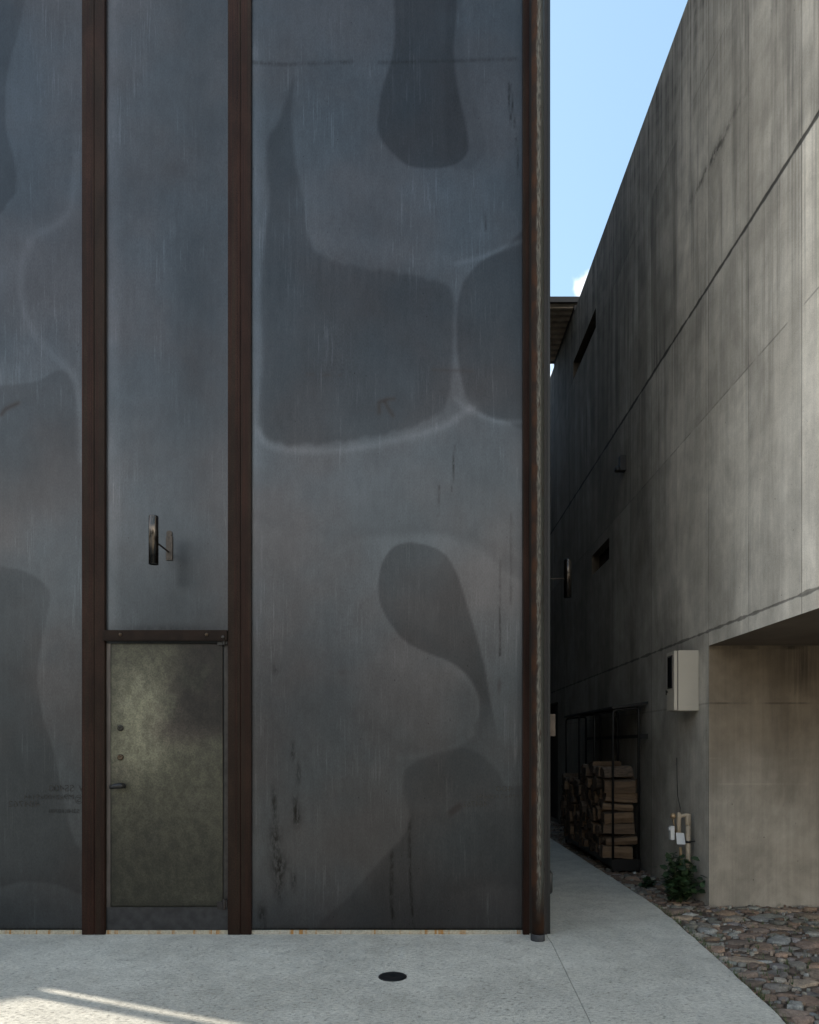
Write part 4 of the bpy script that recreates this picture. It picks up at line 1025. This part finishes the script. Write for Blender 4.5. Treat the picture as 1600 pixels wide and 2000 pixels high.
# plant at its foot
def plant(cx_, cy_, rad, hgt, n, label, seed):
    t = thing('leafy_plant', label, 'plant', None, (cx_, cy_, -0.04)); r4 = random.Random(seed)
    bs, bl = bmesh.new(), bmesh.new()
    for s_ in range(max(4, n//14)):
        a = r4.uniform(0, 6.28); rr = rad*math.sqrt(r4.random()); tip = Vector((rr*math.cos(a), rr*math.sin(a)*0.7, hgt*r4.uniform(.45, 1)*(1-0.35*rr/rad)))
        midp = Vector((tip.x*.4, tip.y*.4, tip.z*.6)); tube(bs, [(0.1*tip.x, 0.1*tip.y, 0), midp, tip], [0.004, 0.003, 0.0015], 5)
        for l_ in range(14):
            u = r4.uniform(.25, 1.0); base = midp.lerp(tip, (u-.5)*2) if u > .5 else Vector((0, 0, 0)).lerp(midp, u*2)
            base = base+Vector((r4.gauss(0, .03), r4.gauss(0, .03), r4.gauss(0, .02)))
            d_ = Vector((r4.gauss(0, 1), r4.gauss(0, 1)-0.4, r4.uniform(-.3, .7))).normalized(); side = d_.cross(Vector((r4.gauss(0, .4), r4.gauss(0, .4), 1))).normalized()
            L_ = r4.uniform(.040, .085); wd = L_*r4.uniform(.40, .52); nrm = side.cross(d_)
            pts = [base, base+d_*L_*.25+side*wd*.85+nrm*.004, base+d_*L_*.65+side*wd+nrm*.003, base+d_*L_*1.08-nrm*.006, base+d_*L_*.65-side*wd+nrm*.003, base+d_*L_*.25-side*wd*.85+nrm*.004]
            m_ = bl.verts.new(base+d_*L_*.5-nrm*.003); vv = [bl.verts.new(p_) for p_ in pts]
            for j in range(6): bl.faces.new((m_, vv[j], vv[(j+1) % 6]))
    mesh_obj('stems', bs, simple('stem_green', (0.06, 0.08, 0.03), .7), t)
    mesh_obj('leaves', bl, LEAF, t, smooth=True)
    return t
q = M('leaf'); n1 = q.noise(20, 3); q.set(col=q.mix(q.ramp(n1, .3, .7), (0.011, 0.026, 0.010), (0.030, 0.058, 0.020)), rough=0.45); LEAF = q.m
pc = P(1325, 1750, 1.225)
plant(pc.x, pc.y, 0.20, 0.60, 460, 'bushy dark green leafy plant growing round the beige standpipe', 3)
pc2 = P(1266, 1740, 1.36); plant(pc2.x, pc2.y, 0.09, 0.14, 56, 'low sprig of green leaves between the rack and the big plant', 9)

# ================================================================== unseen house and trees added to block light and fill the steel's reflections
t = thing('added_house', 'plain low house added left of the yard, outside the view', 'house', None, (-20, -4, 0))
boxes('wall', [(-4, 2.0, -9, 7.0, -0.05, 7.0)], simple('added_house_render', (0.30, 0.28, 0.25), .9), t)
boxes('roof', [(-4.2, 2.15, -9.2, 7.2, 7.0, 7.25)], DKBROWN, t)  # roof of the added house
def tree(cx_, cy_, hgt, rad, seed):
    t = thing('added_tree', 'leafy tree added out of view to block light', 'tree', 'trees added out of view', (cx_, cy_, -0.05)); r5 = random.Random(seed)
    bs, bl = bmesh.new(), bmesh.new()
    tube(bs, [(0, 0, 0), (0.1, 0, hgt*.3), (0, 0.1, hgt*.7)], [.16, .12, .05], 8)
    for _ in range(2600):
        a = r5.uniform(0, 6.28); z_ = r5.uniform(.12, 1.0); rr = rad*math.sqrt(max(0.02, 1-((z_-.45)/.58)**2))*r5.uniform(.55, 1.05)
        c_ = Vector((rr*math.cos(a), rr*math.sin(a), z_*hgt)); u = Vector((r5.gauss(0, 1), r5.gauss(0, 1), r5.gauss(0, 1))).normalized()*.22; v_ = u.orthogonal().normalized()*.14
        bl.faces.new([bl.verts.new(p_) for p_ in (c_-u, c_+v_, c_+u, c_-v_)])
    mesh_obj('trunk', bs, BARK, t); mesh_obj('crown', bl, LEAF, t)
for i, (x_, h_) in enumerate(((-12, 6.5), (-8, 7.5), (-4.5, 6.2), (-1, 7.2), (3, 6.4), (7, 7.6))):
    tree(x_, -15-0.8*(i % 2), h_, 2.4, i)
tree(-11.55, 7.6, 9.3, 1.9, 40)  # unseen tree placed to the left so its shadow ends the sunlit strip
